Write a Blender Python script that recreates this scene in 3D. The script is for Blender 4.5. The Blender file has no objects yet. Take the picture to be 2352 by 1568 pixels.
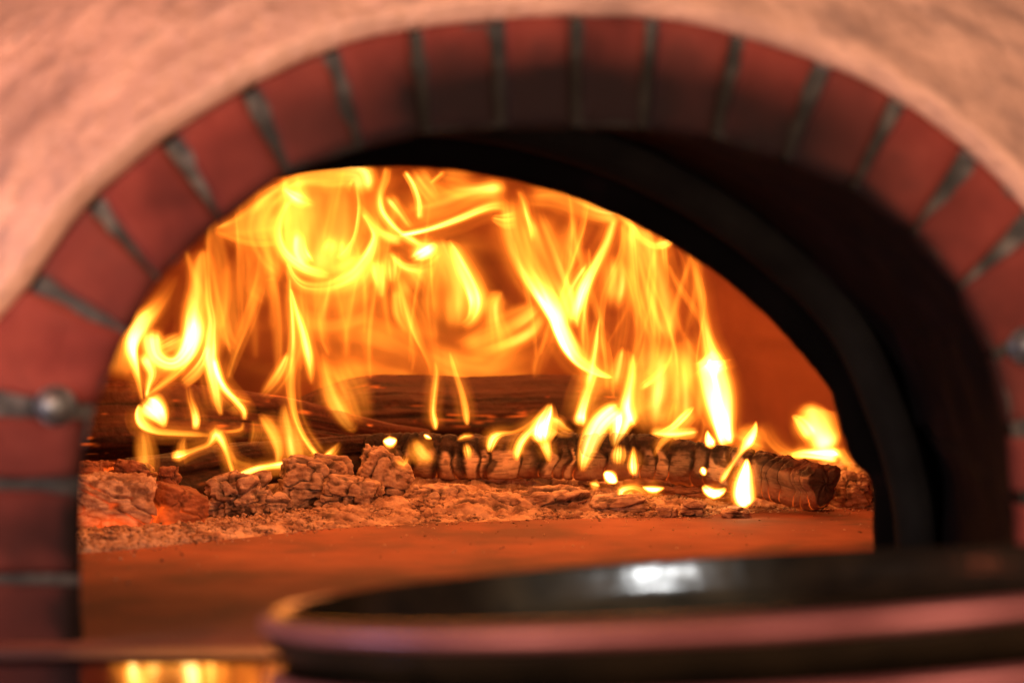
import bpy, math, random
import numpy as np
from mathutils import Vector, Matrix

S = bpy.context.scene
COL = S.collection
F = 5553.0          # 85 mm lens on a 2352-unit wide frame
CX, CY = 1176.0, 784.0
H = 0.157           # the lens stands this far above the hearth
random.seed(4)

# ---------------------------------------------------------------- helpers
def P(px, py, Y):
    return Vector(((px - CX) / F * Y, Y, -(py - CY) / F * Y))

TA = math.tan(math.radians(4.0))
def PW(px, py, Y0):             # point on the (slightly turned) front of the oven
    k = (px - CX) / F
    return P(px, py, Y0 / (1 - k * TA))

def floor_pt(px, py):           # point on the hearth seen at px,py
    return P(px, py, H * F / (py - CY))

def _hash(ix, iy, iz, seed):
    n = (ix * 374761393 + iy * 668265263 + iz * 2147483647 + seed * 1274126177) & 0xffffffff
    n = ((n ^ (n >> 13)) * 1274126177) & 0xffffffff
    n = (n ^ (n >> 16)) & 0xffffffff
    return n.astype(np.float64) / 4294967295.0

def vnoise(p, seed=0):
    p = np.asarray(p, float)
    i = np.floor(p).astype(np.int64); f = p - i
    f = f * f * (3 - 2 * f)
    r = 0
    for dx in (0, 1):
        for dy in (0, 1):
            for dz in (0, 1):
                w = (f[..., 0] if dx else 1 - f[..., 0]) * (f[..., 1] if dy else 1 - f[..., 1]) * (f[..., 2] if dz else 1 - f[..., 2])
                r = r + w * _hash(i[..., 0] + dx, i[..., 1] + dy, i[..., 2] + dz, seed)
    return r * 2 - 1

def fbm(p, octv=4, seed=0, gain=.5):
    p = np.asarray(p, float); a = 1; t = 0; s = 0
    for o in range(octv):
        t = t + a * vnoise(p * (2.03 ** o) + 17.3 * o, seed + o); s += a; a *= gain
    return t / s

def worley(p, n, lo, hi, seed, box=True):
    rs = np.random.RandomState(seed)
    q = rs.uniform(lo, hi, (n, 3))
    d = np.abs(p[:, None, :] - q[None]).max(-1) if box else np.sqrt(((p[:, None, :] - q[None]) ** 2).sum(-1))
    ds = np.sort(d, 1)
    return ds[:, 0], ds[:, 1], np.argmin(d, 1)

def sm(a, b, x):
    t = np.clip((np.asarray(x, float) - a) / (b - a), 0, 1)
    return t * t * (3 - 2 * t)

def link_mesh(name, V, Fc, mat, parent=None, attrs=None, smooth=True):
    me = bpy.data.meshes.new(name)
    me.from_pydata(np.asarray([tuple(v) for v in V], dtype=np.float32).tolist() if not isinstance(V, np.ndarray) else V.astype(np.float32).tolist(), [], Fc)
    if attrs:
        for k, a in attrs.items():
            at = me.attributes.new(k, 'FLOAT', 'POINT')
            at.data.foreach_set('value', np.asarray(a, dtype=np.float32))
    if smooth:
        me.polygons.foreach_set('use_smooth', [True] * len(me.polygons))
    me.materials.append(mat)
    me.update()
    o = bpy.data.objects.new(name, me); COL.objects.link(o)
    if parent: o.parent = parent
    return o

def tag(o, label=None, cat=None, group=None, kind=None):
    if label: o['label'] = label
    if cat: o['category'] = cat
    if group: o['group'] = group
    if kind: o['kind'] = kind
    return o

def empty(name):
    e = bpy.data.objects.new(name, None); COL.objects.link(e); e.empty_display_size = .02
    return e

def grid_faces(nu, nv, base=0, wrap=False):
    f = []
    for i in range(nu - 1):
        for j in range(nv if wrap else nv - 1):
            k = (j + 1) % nv
            f.append((base + i * nv + j, base + i * nv + k, base + (i + 1) * nv + k, base + (i + 1) * nv + j))
    return f

def catmull(pts, n_per=None, step=None):
    P_ = np.asarray(pts, float)
    if len(P_) == 2:
        P_ = np.array([P_[0], (P_[0] + P_[1]) / 2, P_[1]])
    E = np.vstack([2 * P_[0] - P_[1], P_, 2 * P_[-1] - P_[-2]])
    out = []
    for i in range(1, len(E) - 2):
        L = np.linalg.norm(E[i + 1][:2] - E[i][:2])
        n = n_per or max(2, int(L / step))
        t = np.linspace(0, 1, n, endpoint=False)[:, None]
        a, b, c, d = E[i - 1], E[i], E[i + 1], E[i + 2]
        out.append(.5 * ((2 * b) + (-a + c) * t + (2 * a - 5 * b + 4 * c - d) * t ** 2 + (-a + 3 * b - 3 * c + d) * t ** 3))
    out.append(P_[-1:])
    return np.vstack(out)

# ---------------------------------------------------------------- materials
def mat_new(name):
    m = bpy.data.materials.new(name); m.use_nodes = True
    nt = m.node_tree; nt.nodes.clear()
    return m, nt, nt.nodes, nt.links

def N(nt, t, **kw):
    n = nt.nodes.new(t)
    for k, v in kw.items():
        setattr(n, k, v)
    return n

def ramp(nt, stops):
    r = nt.nodes.new('ShaderNodeValToRGB'); e = r.color_ramp.elements
    while len(e) > 1: e.remove(e[-1])
    e[0].position = stops[0][0]; e[0].color = (*stops[0][1], 1)
    for p, c in stops[1:]:
        x = e.new(p); x.color = (*c, 1)
    return r

def surf(name, stops, scale=(20, 20, 20), detail=6, rough=.8, bump=.3, bscale=120, metallic=0., coat=0., attr=None, attr_col=None, ember=None, spec=.5, distort=0., bdist=.002):
    """noise-coloured principled; attr mixes towards attr_col; ember attribute adds glow"""
    m, nt, nd, lk = mat_new(name)
    out = N(nt, 'ShaderNodeOutputMaterial'); b = N(nt, 'ShaderNodeBsdfPrincipled')
    tc = N(nt, 'ShaderNodeTexCoord'); mp = N(nt, 'ShaderNodeMapping'); mp.inputs['Scale'].default_value = scale
    lk.new(tc.outputs['Object'], mp.inputs['Vector'])
    nz = N(nt, 'ShaderNodeTexNoise'); nz.inputs['Scale'].default_value = 1; nz.inputs['Detail'].default_value = detail
    nz.inputs['Distortion'].default_value = distort
    lk.new(mp.outputs[0], nz.inputs['Vector'])
    r = ramp(nt, stops); lk.new(nz.outputs['Fac'], r.inputs[0])
    col = r.outputs[0]
    if attr:
        for a_name, a_col in zip(attr, attr_col):
            at = N(nt, 'ShaderNodeAttribute'); at.attribute_name = a_name
            mx = N(nt, 'ShaderNodeMix', data_type='RGBA')
            lk.new(at.outputs['Fac'], mx.inputs[0]); lk.new(col, mx.inputs[6]); mx.inputs[7].default_value = (*a_col, 1)
            col = mx.outputs[2]
    lk.new(col, b.inputs['Base Color'])
    b.inputs['Roughness'].default_value = rough; b.inputs['Metallic'].default_value = metallic
    b.inputs['Specular IOR Level'].default_value = spec
    b.inputs['Coat Weight'].default_value = coat; b.inputs['Coat Roughness'].default_value = .12
    if bump:
        n2 = N(nt, 'ShaderNodeTexNoise'); n2.inputs['Scale'].default_value = bscale; n2.inputs['Detail'].default_value = 5
        lk.new(tc.outputs['Object'], n2.inputs['Vector'])
        bp = N(nt, 'ShaderNodeBump'); bp.inputs['Strength'].default_value = bump; bp.inputs['Distance'].default_value = bdist
        lk.new(n2.outputs['Fac'], bp.inputs['Height']); lk.new(bp.outputs[0], b.inputs['Normal'])
    if ember:
        at = N(nt, 'ShaderNodeAttribute'); at.attribute_name = 'ember'
        b.inputs['Emission Color'].default_value = (*ember[0], 1)
        mu = N(nt, 'ShaderNodeMath', operation='MULTIPLY'); mu.inputs[1].default_value = ember[1]
        lk.new(at.outputs['Fac'], mu.inputs[0]); lk.new(mu.outputs[0], b.inputs['Emission Strength'])
    lk.new(b.outputs[0], out.inputs[0])
    return m

M_brick = surf('brick', [(.3, (.14, .026, .018)), (.48, (.215, .040, .027)), (.62, (.27, .055, .036)), (.78, (.16, .04, .03))], (28, 28, 28), rough=.85, bump=.5, bscale=160, attr=['tone', 'soot'], attr_col=[(.105, .030, .022), (.012, .0062, .0050)], spec=.12)
M_mortar = surf('mortar', [(.3, (.03, .032, .03)), (.5, (.065, .063, .055)), (.66, (.17, .15, .125)), (.8, (.055, .055, .048))], (60, 60, 60), rough=.9, bump=.8, bscale=220, attr=['soot'], attr_col=[(.013, .011, .008)], spec=.1)
M_plaster = surf('plaster', [(.25, (.38, .23, .16)), (.42, (.57, .34, .23)), (.6, (.72, .43, .29)), (.8, (.80, .49, .33))], (14, 14, 14), rough=.95, bump=.9, bscale=130, attr=['streak'], attr_col=[(.36, .22, .16)], spec=.2, bdist=.004)
M_soot = surf('soot', [(.35, (.0012, .0011, .0013)), (.6, (.003, .0022, .0026)), (.75, (.010, .0045, .0055))], (24, 24, 24), rough=.85, bump=.5, bscale=120, spec=.08)
M_iron = surf('blackened_iron', [(.3, (.005, .0048, .0042)), (.7, (.012, .012, .010))], (30, 30, 30), rough=.8, bump=.3, bscale=200, spec=.12)
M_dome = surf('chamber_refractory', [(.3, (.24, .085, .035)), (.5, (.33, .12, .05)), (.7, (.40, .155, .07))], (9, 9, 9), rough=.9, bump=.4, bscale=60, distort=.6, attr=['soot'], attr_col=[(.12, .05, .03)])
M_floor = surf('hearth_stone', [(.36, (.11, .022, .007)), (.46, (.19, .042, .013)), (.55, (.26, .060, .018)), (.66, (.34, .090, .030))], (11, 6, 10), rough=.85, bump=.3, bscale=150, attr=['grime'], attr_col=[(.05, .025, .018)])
M_counter = surf('polished_counter', [(.3, (.018, .012, .016)), (.7, (.035, .022, .028))], (60, 60, 60), rough=.06, bump=0, coat=.6)
M_edge = surf('counter_edge', [(.3, (.16, .10, .10)), (.7, (.24, .15, .14))], (40, 40, 40), rough=.45, bump=0, metallic=.3)
M_ash = surf('wood_ash', [(.28, (.10, .045, .025)), (.42, (.36, .20, .12)), (.55, (.60, .40, .26)), (.8, (.76, .55, .37))], (55, 55, 55), rough=.95, bump=.8, bscale=500, attr=['dark'], attr_col=[(.06, .035, .025)], bdist=.0015, ember=((1, .14, .02), 1.0))
M_chunk = surf('ash_crust', [(.3, (.24, .12, .065)), (.47, (.52, .34, .22)), (.65, (.76, .55, .37))], (70, 70, 200), rough=.95, bump=.9, bscale=420, attr=['dark'], attr_col=[(.035, .02, .015)], bdist=.0015, ember=((1, .10, .012), .8))
M_emberwood = surf('glowing_charcoal', [(.3, (.14, .045, .02)), (.5, (.28, .10, .045)), (.7, (.42, .19, .10))], (60, 60, 300), rough=.8, bump=.8, bscale=300, attr=['dark'], attr_col=[(.03, .012, .01)], bdist=.0015, ember=((1, .10, .008), 1.0))
M_char = surf('charred_bark', [(.3, (.012, .008, .007)), (.5, (.03, .017, .012)), (.7, (.075, .04, .025))], (40, 160, 160), rough=.75, bump=.8, bscale=320, attr=['ash', 'red'], attr_col=[(.80, .54, .34), (.26, .07, .03)], bdist=.0015, ember=((1, .13, .012), 1.0), spec=.3)
M_log = surf('burnt_wood', [(.3, (.006, .004, .0035)), (.5, (.018, .009, .006)), (.7, (.05, .022, .013))], (14, 140, 140), rough=.7, bump=.9, bscale=180, attr=['ash', 'red'], attr_col=[(.26, .13, .07), (.13, .035, .015)], bdist=.002, ember=((1, .12, .01), 1.0), spec=.3)
M_pan = surf('dark_steel', [(.3, (.007, .006, .004)), (.7, (.022, .015, .008))], (40, 40, 40), rough=.2, bump=.3, bscale=70, metallic=.1, spec=.2)
M_rim = surf('pink_lit_rim_steel', [(.3, (.24, .075, .07)), (.7, (.42, .15, .14))], (25, 25, 25), rough=.38, bump=.1, bscale=80, metallic=.5)  # pink light reflected on the rim is put into its base colour
M_bolt = surf('zinc_bolt', [(.3, (.06, .065, .06)), (.5, (.20, .21, .19)), (.7, (.45, .45, .4))], (110, 110, 110), rough=.5, bump=.3, metallic=.8)

def flame_material():
    m, nt, nd, lk = mat_new('flame')
    out = N(nt, 'ShaderNodeOutputMaterial'); tr = N(nt, 'ShaderNodeBsdfTransparent'); em = N(nt, 'ShaderNodeEmission')
    ad = N(nt, 'ShaderNodeAddShader'); at = N(nt, 'ShaderNodeAttribute'); at.attribute_name = 'glow'
    mr = N(nt, 'ShaderNodeMath', operation='MULTIPLY'); mr.inputs[1].default_value = .1
    r = ramp(nt, [(0, (1, .20, .012)), (.03, (1, .255, .018)), (.08, (1, .34, .030)), (.2, (1, .45, .08)), (.45, (1, .58, .22)), (1, (1, .80, .52))])
    lk.new(at.outputs['Fac'], mr.inputs[0]); lk.new(mr.outputs[0], r.inputs[0])
    lk.new(r.outputs[0], em.inputs[0]); lk.new(at.outputs['Fac'], em.inputs[1])
    lk.new(tr.outputs[0], ad.inputs[0]); lk.new(em.outputs[0], ad.inputs[1]); lk.new(ad.outputs[0], out.inputs[0])
    m.cycles.emission_sampling = 'NONE'
    return m
M_flame = flame_material()

# ---------------------------------------------------------------- the oven
oven = empty('pizza_oven'); oven.location = (0, 1.28, -H)
tag(oven, 'brick-arched wood-fired oven with pink plaster face and sooty black mouth', 'oven')
def part(name, V, Fc, mat, parent=oven, attrs=None, smooth=True):
    o = link_mesh(name, V, Fc, mat, None, attrs, smooth)
    o.parent = parent
    # keep world position under moved parents
    w = Vector((0, 0, 0)); q = parent
    while q: w += q.location; q = q.parent
    o.data.transform(Matrix.Translation(-w))
    return o

YF = 1.28
J = [((-160, 900), (212, 945)), ((85, 650), (290, 762)), ((220, 470), (362, 640)), ((392, 325), (508, 505)), ((575, 212), (657, 398)),
     ((765, 122), (830, 340)), ((952, 75), (978, 304)), ((1145, 52), (1152, 291)), ((1322, 44), (1322, 289)), ((1500, 50), (1482, 293)),
     ((1695, 88), (1642, 315)), ((1892, 155), (1808, 366)), ((2062, 238), (1962, 432)), ((2225, 360), (2100, 530)), ((2375, 510), (2206, 660)),
     ((2470, 740), (2285, 815)), ((2540, 960), (2325, 980))]
JW = [(20, 14), (20, 5), (18, 4), (22, 5), (19, 5), (14, 7), (13, 10), (14, 13), (12, 9), (14, 9), (16, 9), (19, 8), (20, 4), (21, 4), (25, 5), (22, 6), (22, 8)]
SOOT = [.05, .1, .2, .3, .5, .75, 1, 1.1, 1.15, 1.15, 1.1, 1, .8, .5, .3, .3, .3]
arch = empty('brick_arch'); arch.parent = oven
BV, BF, BS, BT = [], [], [], []
SHEAR = -.45
def brick(o0, o1, i1, i0, s0, s1, Y0=YF, depth=.02, seed=0, k_v=0):
    n, mvv = 12, 12
    o0, o1 = shift(o0, i0, -16) if k_v else o0, shift(o1, i1, -16) if k_v else o1
    a = [PW(*q, Y0) for q in (o0, o1, i1, i0)]
    off = np.random.RandomState(seed).uniform(-.0015, .0015); tn = np.random.RandomState(seed + 9).uniform(0, .6)
    base = len(BV)
    for i in range(n + 1):
        for j in range(mvv + 1):
            u, v = i / n, j / mvv
            p = (a[0] * (1 - u) + a[1] * u) * (1 - v) + (a[3] * (1 - u) + a[2] * u) * v
            e = min(u, 1 - u, v, 1 - v)
            y = .0035 * (1 - min(1, e / .09)) ** 2 + off
            BV.append((p.x, p.y + y, p.z))
            s = (s0 * (1 - u) + s1 * u)
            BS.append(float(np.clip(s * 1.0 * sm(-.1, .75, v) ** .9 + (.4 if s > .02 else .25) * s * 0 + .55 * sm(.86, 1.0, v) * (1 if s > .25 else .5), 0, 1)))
    BF.extend(grid_faces(n + 1, mvv + 1, base))
    # sides going back
    loop = [base + i * (mvv + 1) for i in range(n + 1)] + [base + n * (mvv + 1) + j for j in range(1, mvv + 1)] + \
           [base + i * (mvv + 1) + mvv for i in range(n - 1, -1, -1)] + [base + j for j in range(mvv - 1, 0, -1)]
    b2 = len(BV)
    for k in loop:
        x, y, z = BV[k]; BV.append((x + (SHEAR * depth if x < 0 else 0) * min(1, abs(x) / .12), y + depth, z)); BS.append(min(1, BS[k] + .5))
    BT.extend([tn] * (len(BV) - base))
    L = len(loop)
    for k in range(L):
        BF.append((loop[k], loop[(k + 1) % L], b2 + (k + 1) % L, b2 + k))
def shift(p, q, d):     # move p towards q by d units
    v = Vector((q[0] - p[0], q[1] - p[1])); v.normalize(); return (p[0] + v.x * d, p[1] + v.y * d)
for k in range(len(J) - 1):
    (oa, ia), (ob, ib) = J[k], J[k + 1]
    brick(shift(oa, ob, JW[k][0]), shift(ob, oa, JW[k + 1][0]), shift(ib, ia, JW[k + 1][1]), shift(ia, ib, JW[k][1]), SOOT[k], SOOT[k + 1], seed=k, k_v=1)
for k, (y0, y1) in enumerate([(962, 1100), (1130, 1318), (1345, 1500)]):
    xl = [200, 184, 181][k]; xl2 = [184, 181, 180][k]
    brick((-170, y0 - 10), (-170, y1), (xl2, y1), (xl, y0), .35 + .1 * k, .4 + .12 * k, seed=40 + k)
for k, (y0, y1) in enumerate([(1005, 1130), (1160, 1320), (1345, 1540)]):
    xr = [2330, 2345, 2352][k]
    brick((xr, y0), (xr + 10, y1), (2600, y1), (2600, y0), .5, .5, seed=50 + k)
BV = np.array(BV); BV[:, 1] += .0012 * fbm(BV * 40, 2)
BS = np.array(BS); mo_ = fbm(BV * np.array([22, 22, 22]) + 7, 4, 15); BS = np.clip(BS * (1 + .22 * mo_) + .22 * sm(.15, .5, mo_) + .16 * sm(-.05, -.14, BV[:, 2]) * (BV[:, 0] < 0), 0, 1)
bo = part('brickwork', BV, BF, M_brick, arch, {'soot': BS, 'tone': np.clip(np.array(BT) * (1 + 1.2 * fbm(BV * 35, 4, 33)), 0, 1)})
arch.location = (0, 0, 0)

# mortar bed behind the bricks
MV, MF, MS = [], [], []
pts_o = [(-170, 1510), (-170, 1200)] + [j[0] for j in J] + [(2600, 1200), (2600, 1510)]
pts_i = [(183, 1510), (186, 1120)] + [j[1] for j in J] + [(2350, 1200), (2356, 1510)]
so_ = [.5, .4] + SOOT + [.5, .5]
co = catmull(pts_o, n_per=18); ci = catmull(pts_i, n_per=18); cs = np.interp(np.linspace(0, len(so_) - 1, len(co)), range(len(so_)), so_)
ci_mort = ci.copy()
nv = 14
for i in range(len(co)):
    for j in range(nv):
        v = j / (nv - 1)
        q = co[i] * (1 - v) + ci[i] * v
        p = PW(q[0], q[1], YF)
        MV.append((p.x, p.y, p.z)); MS.append(float(np.clip(cs[i] * 1.0 * sm(-.25, .7, v) + .4 * sm(.8, 1, v), 0, .93)))
MV = np.array(MV); MV[:, 1] += .0035 + .0030 * fbm(MV * np.array([90, 0, 90]) + 3, 3)
MF = grid_faces(len(co), nv)
part('mortar', MV, MF, M_mortar, arch, {'soot': MS})

# bolts on the joints of the arch
def bolt(px, py, rpx):
    c = PW(px, py, YF) + Vector((0, -.004, 0)); r = rpx / F * YF
    V, Fc = [], []
    prof = [(1.35, .006), (1.35, .002), (1.0, .0015), (1.0, -.004), (.85, -.0065), (.5, -.0085), (.01, -.009)]
    for (rr, yy) in prof:
        for k in range(24):
            a = k / 24 * math.tau
            hx = 1.0 if rr > 1.2 else (1 - .07 * abs(math.sin(3 * a)))
            V.append((c.x + rr * r * hx * math.cos(a), c.y + yy, c.z + rr * r * hx * math.sin(a)))
    part('bolt', V, grid_faces(len(prof), 24, 0, True) + [tuple(range(24 * (len(prof) - 1), 24 * len(prof)))], M_bolt, arch)
bolt(128, 932, 34); bolt(2362, 795, 34)

# plaster face with its rounded lip round the bricks
EX = [(-430, 1500), (-330, 1250), (-225, 1050), (-130, 890), (-10, 735), (78, 625), (160, 505), (235, 425), (392, 298), (575, 190), (765, 103), (950, 60), (1145, 40), (1322, 33),
      (1500, 38), (1695, 76), (1892, 140), (2062, 224), (2230, 345), (2362, 478), (2470, 640), (2560, 830), (2620, 1040), (2660, 1260), (2680, 1500)]
ex = catmull(EX, n_per=26)
tan = np.gradient(ex, axis=0); tan /= np.linalg.norm(tan, axis=1)[:, None]
nor = np.stack([tan[:, 1], -tan[:, 0]], 1)
prof = [(-6, .008), (-4, .003), (0, -.0005), (8, -.0025), (18, -.0045), (28, -.0062), (36, -.0066), (46, -.0052), (60, -.0020)] + [(60 + 22 * k, -.0020 + .0052 * k + .00004 * k * k) for k in range(1, 64)]
V = []; ST = []
arc = np.concatenate([[0], np.cumsum(np.linalg.norm(np.diff(ex, axis=0), axis=1))])
PS = np.array([q[0] for q in prof]); PY_ = np.array([q[1] for q in prof])
AR, SS = np.meshgrid(arc, PS, indexing='ij')
z0 = np.zeros_like(AR)
WOB = np.where(SS < 60, 1.5 * vnoise(np.stack([AR / 60, z0, z0 + 5], -1)), 0)
STT = fbm(np.stack([AR / 95, SS / 30, z0 + 2], -1), 5, 9)
REL = fbm(np.stack([AR / 110, SS / 34, z0 + 1], -1), 5, 3)
AMP = .0075 * sm(10, 70, SS) + .0005
for i in range(len(ex)):
    for j in range(len(PS)):
        q = ex[i] + nor[i] * (PS[j] + WOB[i, j])
        p = PW(q[0], q[1], YF)
        V.append((p.x, p.y + PY_[j] + AMP[i, j] * REL[i, j], p.z)); ST.append(float(np.clip(sm(.05, .5, STT[i, j]) * .75 * sm(15, 45, PS[j]), 0, 1)))
part('plaster_face', V, grid_faces(len(ex), len(prof)), M_plaster, oven, {'streak': ST})

# soot-black vestibule behind the bricks, then the chamber mouth
YM = 1.60
mo = [(900 - 1250 * math.cos(t), 1633 - 1250 * math.sin(t)) for t in np.linspace(math.radians(14), math.radians(146.0), 60)]
mo = [q for q in mo if q[0] < 1925]
mouth = np.array([(-312, 1360)] + mo + [(1932, 985), (1948, 1040), (1966, 1068), (1990, 1086), (2001, 1110), (2005, 1150), (2006, 1250), (2007, 1350)], float)
rs = np.random.RandomState(3)
def resample(c, n):
    d = np.concatenate([[0], np.cumsum(np.linalg.norm(np.diff(c, axis=0), axis=1))]); t = np.linspace(0, d[-1], n)
    return np.stack([np.interp(t, d, c[:, k]) for k in range(c.shape[1])], 1)
NI = 150
inn = resample(catmull([(180, 1520), (182, 1120), (196, 1010)] + [j[1] for j in J] + [(2348, 1200), (2356, 1520)], n_per=10), NI)
mou = resample(mouth, NI)
mt = np.gradient(mou, axis=0); mt /= np.linalg.norm(mt, axis=1)[:, None]; mn = np.stack([mt[:, 1], -mt[:, 0]], 1)
mou_rough = mou + mn * (2.2 * vnoise(np.stack([np.arange(NI) * .45, np.zeros(NI), np.zeros(NI)], 1)) + 1.0 * vnoise(np.stack([np.arange(NI) * 1.7, np.zeros(NI), np.zeros(NI)], 1), 5))[:, None]
def ring3(c, Y0): return [PW(q[0], q[1], Y0) for q in c]
near = ring3(inn, YF + .012)
def mouth_off(s, Y): return ring3(mou + mn * s, Y)
# splayed lining
ends = mouth_off(165, YM - .05)
V = []; K = 26
for i in range(NI):
    for k in range(K):
        t = k / (K - 1)
        p = near[i].lerp(ends[i], t)
        V.append((p.x, p.y, p.z))
V = np.array(V); dd = .004 * fbm(V * 30, 3, 2)
V[:, 0] += dd * np.sign(V[:, 0]); V[:, 2] += dd
part('sooty_vestibule', V, grid_faces(NI, K), M_soot, oven)
# iron frame: a chamfered band between the vestibule and the mouth
fr = resample(catmull([(-312, 1360)] + mo[::4] + [(1930, 1000), (1962, 1100), (1982, 1200), (1990, 1360)], n_per=8), NI)
ft = np.gradient(fr, axis=0); ft /= np.linalg.norm(ft, axis=1)[:, None]; fn_ = np.stack([ft[:, 1], -ft[:, 0]], 1)
prof = [(172, YM - .046), (166, YM - .056), (158, YM - .060), (84, YM - .046), (74, YM - .040), (70, YM - .008)]
R = [ring3(fr + fn_ * s, y) for s, y in prof]
V = [R[k][i] for i in range(NI) for k in range(len(prof))]
part('iron_frame', V, grid_faces(NI, len(prof)), M_iron, oven)
# mouth wall, thick refractory block the frame stands against
prof = [(420, YM - .004), (62, YM - .006), (20, YM - .006), (5, YM - .002), (0, YM + .006), (0, YM + .05), (420, YM + .055)]
R = [ring3((mou if s > 30 else mou_rough) + mn * s, y) for s, y in prof]
V = [R[k][i] for i in range(NI) for k in range(len(prof))]
part('mouth_block', V, grid_faces(NI, len(prof)), M_soot, oven)
# chamber dome
nu, nw = 140, 60
c0 = np.array((-.06, 2.22, -H - .004)); rr = np.array((.66, .86, .44))
aa, bb = np.meshgrid(np.arange(nu) * math.tau / nu, np.arange(nw) / (nw - 1) * math.pi / 2 * .995, indexing='ij')
V = np.stack([np.cos(aa) * np.cos(bb), np.sin(aa) * np.cos(bb), np.sin(bb)], -1).reshape(-1, 3) * rr
SO = np.clip(sm(.0, .5, fbm(V * np.array([7, 7, 5]), 4, 8)) * .7, 0, 1)
V = V * (1 + .006 * fbm(V * 9, 4))[:, None] + c0
fc = grid_faces(nu, nw) + [((nu - 1) * nw + j, (nu - 1) * nw + j + 1, j + 1, j) for j in range(nw - 1)]
fc = [f for f in fc if min(V[k][1] for k in f) > YM + .03]     # open towards the mouth
V[:, 1] = np.maximum(V[:, 1], YM + .03)
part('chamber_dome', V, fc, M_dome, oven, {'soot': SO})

# ---------------------------------------------------------------- hearth floor and counter
gx = np.linspace(-.9, .9, 180); gy = np.concatenate([np.linspace(1.20, 2.6, 200), np.linspace(2.62, 3.2, 10)])
V = []; G = []
XX, YY = np.meshgrid(gx, gy)
pp = np.stack([XX.ravel(), YY.ravel(), np.zeros(XX.size)], 1)
zz = .0006 * fbm(pp * np.array([12, 12, 1]), 4)
grime = sm(.35, .7, fbm(pp * np.array([6, 16, 1]) + 4, 5, 5)) * .45 + .55 * sm(.62, .72, fbm(pp * np.array([60, 60, 1]), 2, 7))
V = np.stack([pp[:, 0], pp[:, 1] + (1.3 > pp[:, 1]) * 0, -H + zz], 1); V[:len(gx), 1] = 1.20 + V[:len(gx), 0] * TA + .02; V[:, 1] = np.maximum(V[:, 1], 1.215 + V[:, 0] * TA)
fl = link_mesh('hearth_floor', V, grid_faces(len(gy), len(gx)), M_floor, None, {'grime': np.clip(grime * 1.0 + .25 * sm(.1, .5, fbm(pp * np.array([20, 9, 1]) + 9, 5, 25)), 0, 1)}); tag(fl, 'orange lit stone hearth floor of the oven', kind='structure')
# satin stone strip and polished counter in front of the hearth
def strip(name, y0, y1, z, mat, label):
    xs = np.linspace(-.9, .9, 40); V = []
    for x in xs:
        for (y, zz_) in ((y0, z), (y1 - .002, z), (y1, z - .001), (y1, z - .03)): V.append((x, y + x * TA, zz_))
    o = link_mesh(name, V, grid_faces(40, 4), mat); return tag(o, label, kind='structure')
strip('hearth_ledge', 1.206, 1.2440, -H + .0012, M_edge, 'pinkish satin strip along the front of the hearth')
V = [(-.9, .3, -H - .0006), (.9, .3, -H - .0006), (.9, 1.33, -H - .0006 ), (-.9, 1.2, -H - .0006)]
ct = link_mesh('counter', V, [(0, 1, 2, 3)], M_counter, smooth=False); tag(ct, 'dark polished counter mirroring the flames', kind='structure')

# ---------------------------------------------------------------- logs
def log(name, path, mat, fn, n=420, m=110, cap=True, squash=1.0):
    """path rows: px, py, radius px, Y"""
    c = catmull(path, n_per=max(6, n // (len(path) - 1)))
    C3 = np.array([tuple(P(q[0], q[1], q[3])) for q in c]); Rr = c[:, 2] / F * c[:, 3]
    T = np.gradient(C3, axis=0); T /= np.linalg.norm(T, axis=1)[:, None]
    up = np.array([0, 0, 1.0]); A = np.cross(T, up); A /= np.linalg.norm(A, axis=1)[:, None]; B = np.cross(A, T)
    L = np.concatenate([[0], np.cumsum(np.linalg.norm(np.diff(C3, axis=0), axis=1))])
    th = np.linspace(0, math.tau, m, endpoint=False)          # th=0 away/towards, pi/2 up
    LL, TT = np.meshgrid(L, th, indexing='ij')
    disp, attrs = fn(LL, TT, L[-1])
    RR = Rr[:, None] + disp
    # A points towards the lens for a left-to-right path when cross(T,up) = -Y
    V = C3[:, None, :] + RR[..., None] * (np.cos(TT)[..., None] * A[:, None, :] + squash * np.sin(TT)[..., None] * B[:, None, :])
    V = V.reshape(-1, 3); Fc = grid_faces(len(c), m, 0, True)
    at = {k: np.clip(v, 0, None).ravel() for k, v in attrs.items()}
    if cap:
        V = list(map(tuple, V)); n0 = len(V)
        extra = {k: list(v) for k, v in at.items()}
        for side, base, ci_, sg in ((0, 0, 0, -1), (1, (len(c) - 1) * m, len(c) - 1, 1)):
            prev = base
            for ring, f_ in enumerate((.93, .7, .4, .1)):
                b0 = len(V)
                for k in range(m):
                    p0 = np.array(V[base + k]); q = C3[ci_] + (p0 - C3[ci_]) * f_ + T[ci_] * sg * (.0022 * (1 - f_ ** 3) + .0015 * math.sin(7 * f_ + k * .3))
                    V.append(tuple(q))
                    for kk in extra: extra[kk].append(.05 if kk != 'ember' else 0)
                for k in range(m):
                    Fc.append((prev + k, prev + (k + 1) % m, b0 + (k + 1) % m, b0 + k))
                prev = b0
            Fc.append(tuple(prev + k for k in range(m)))
        at = extra
    o = link_mesh(name, V, Fc, mat, None, at)
    # origin at the log's base
    ctr = Vector((float(C3[:, 0].mean()), float(C3[:, 1].mean()), float(C3[:, 2].min() - Rr.max())))
    o.data.transform(Matrix.Translation(-ctr))
    o.location = ctr
    return o

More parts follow.
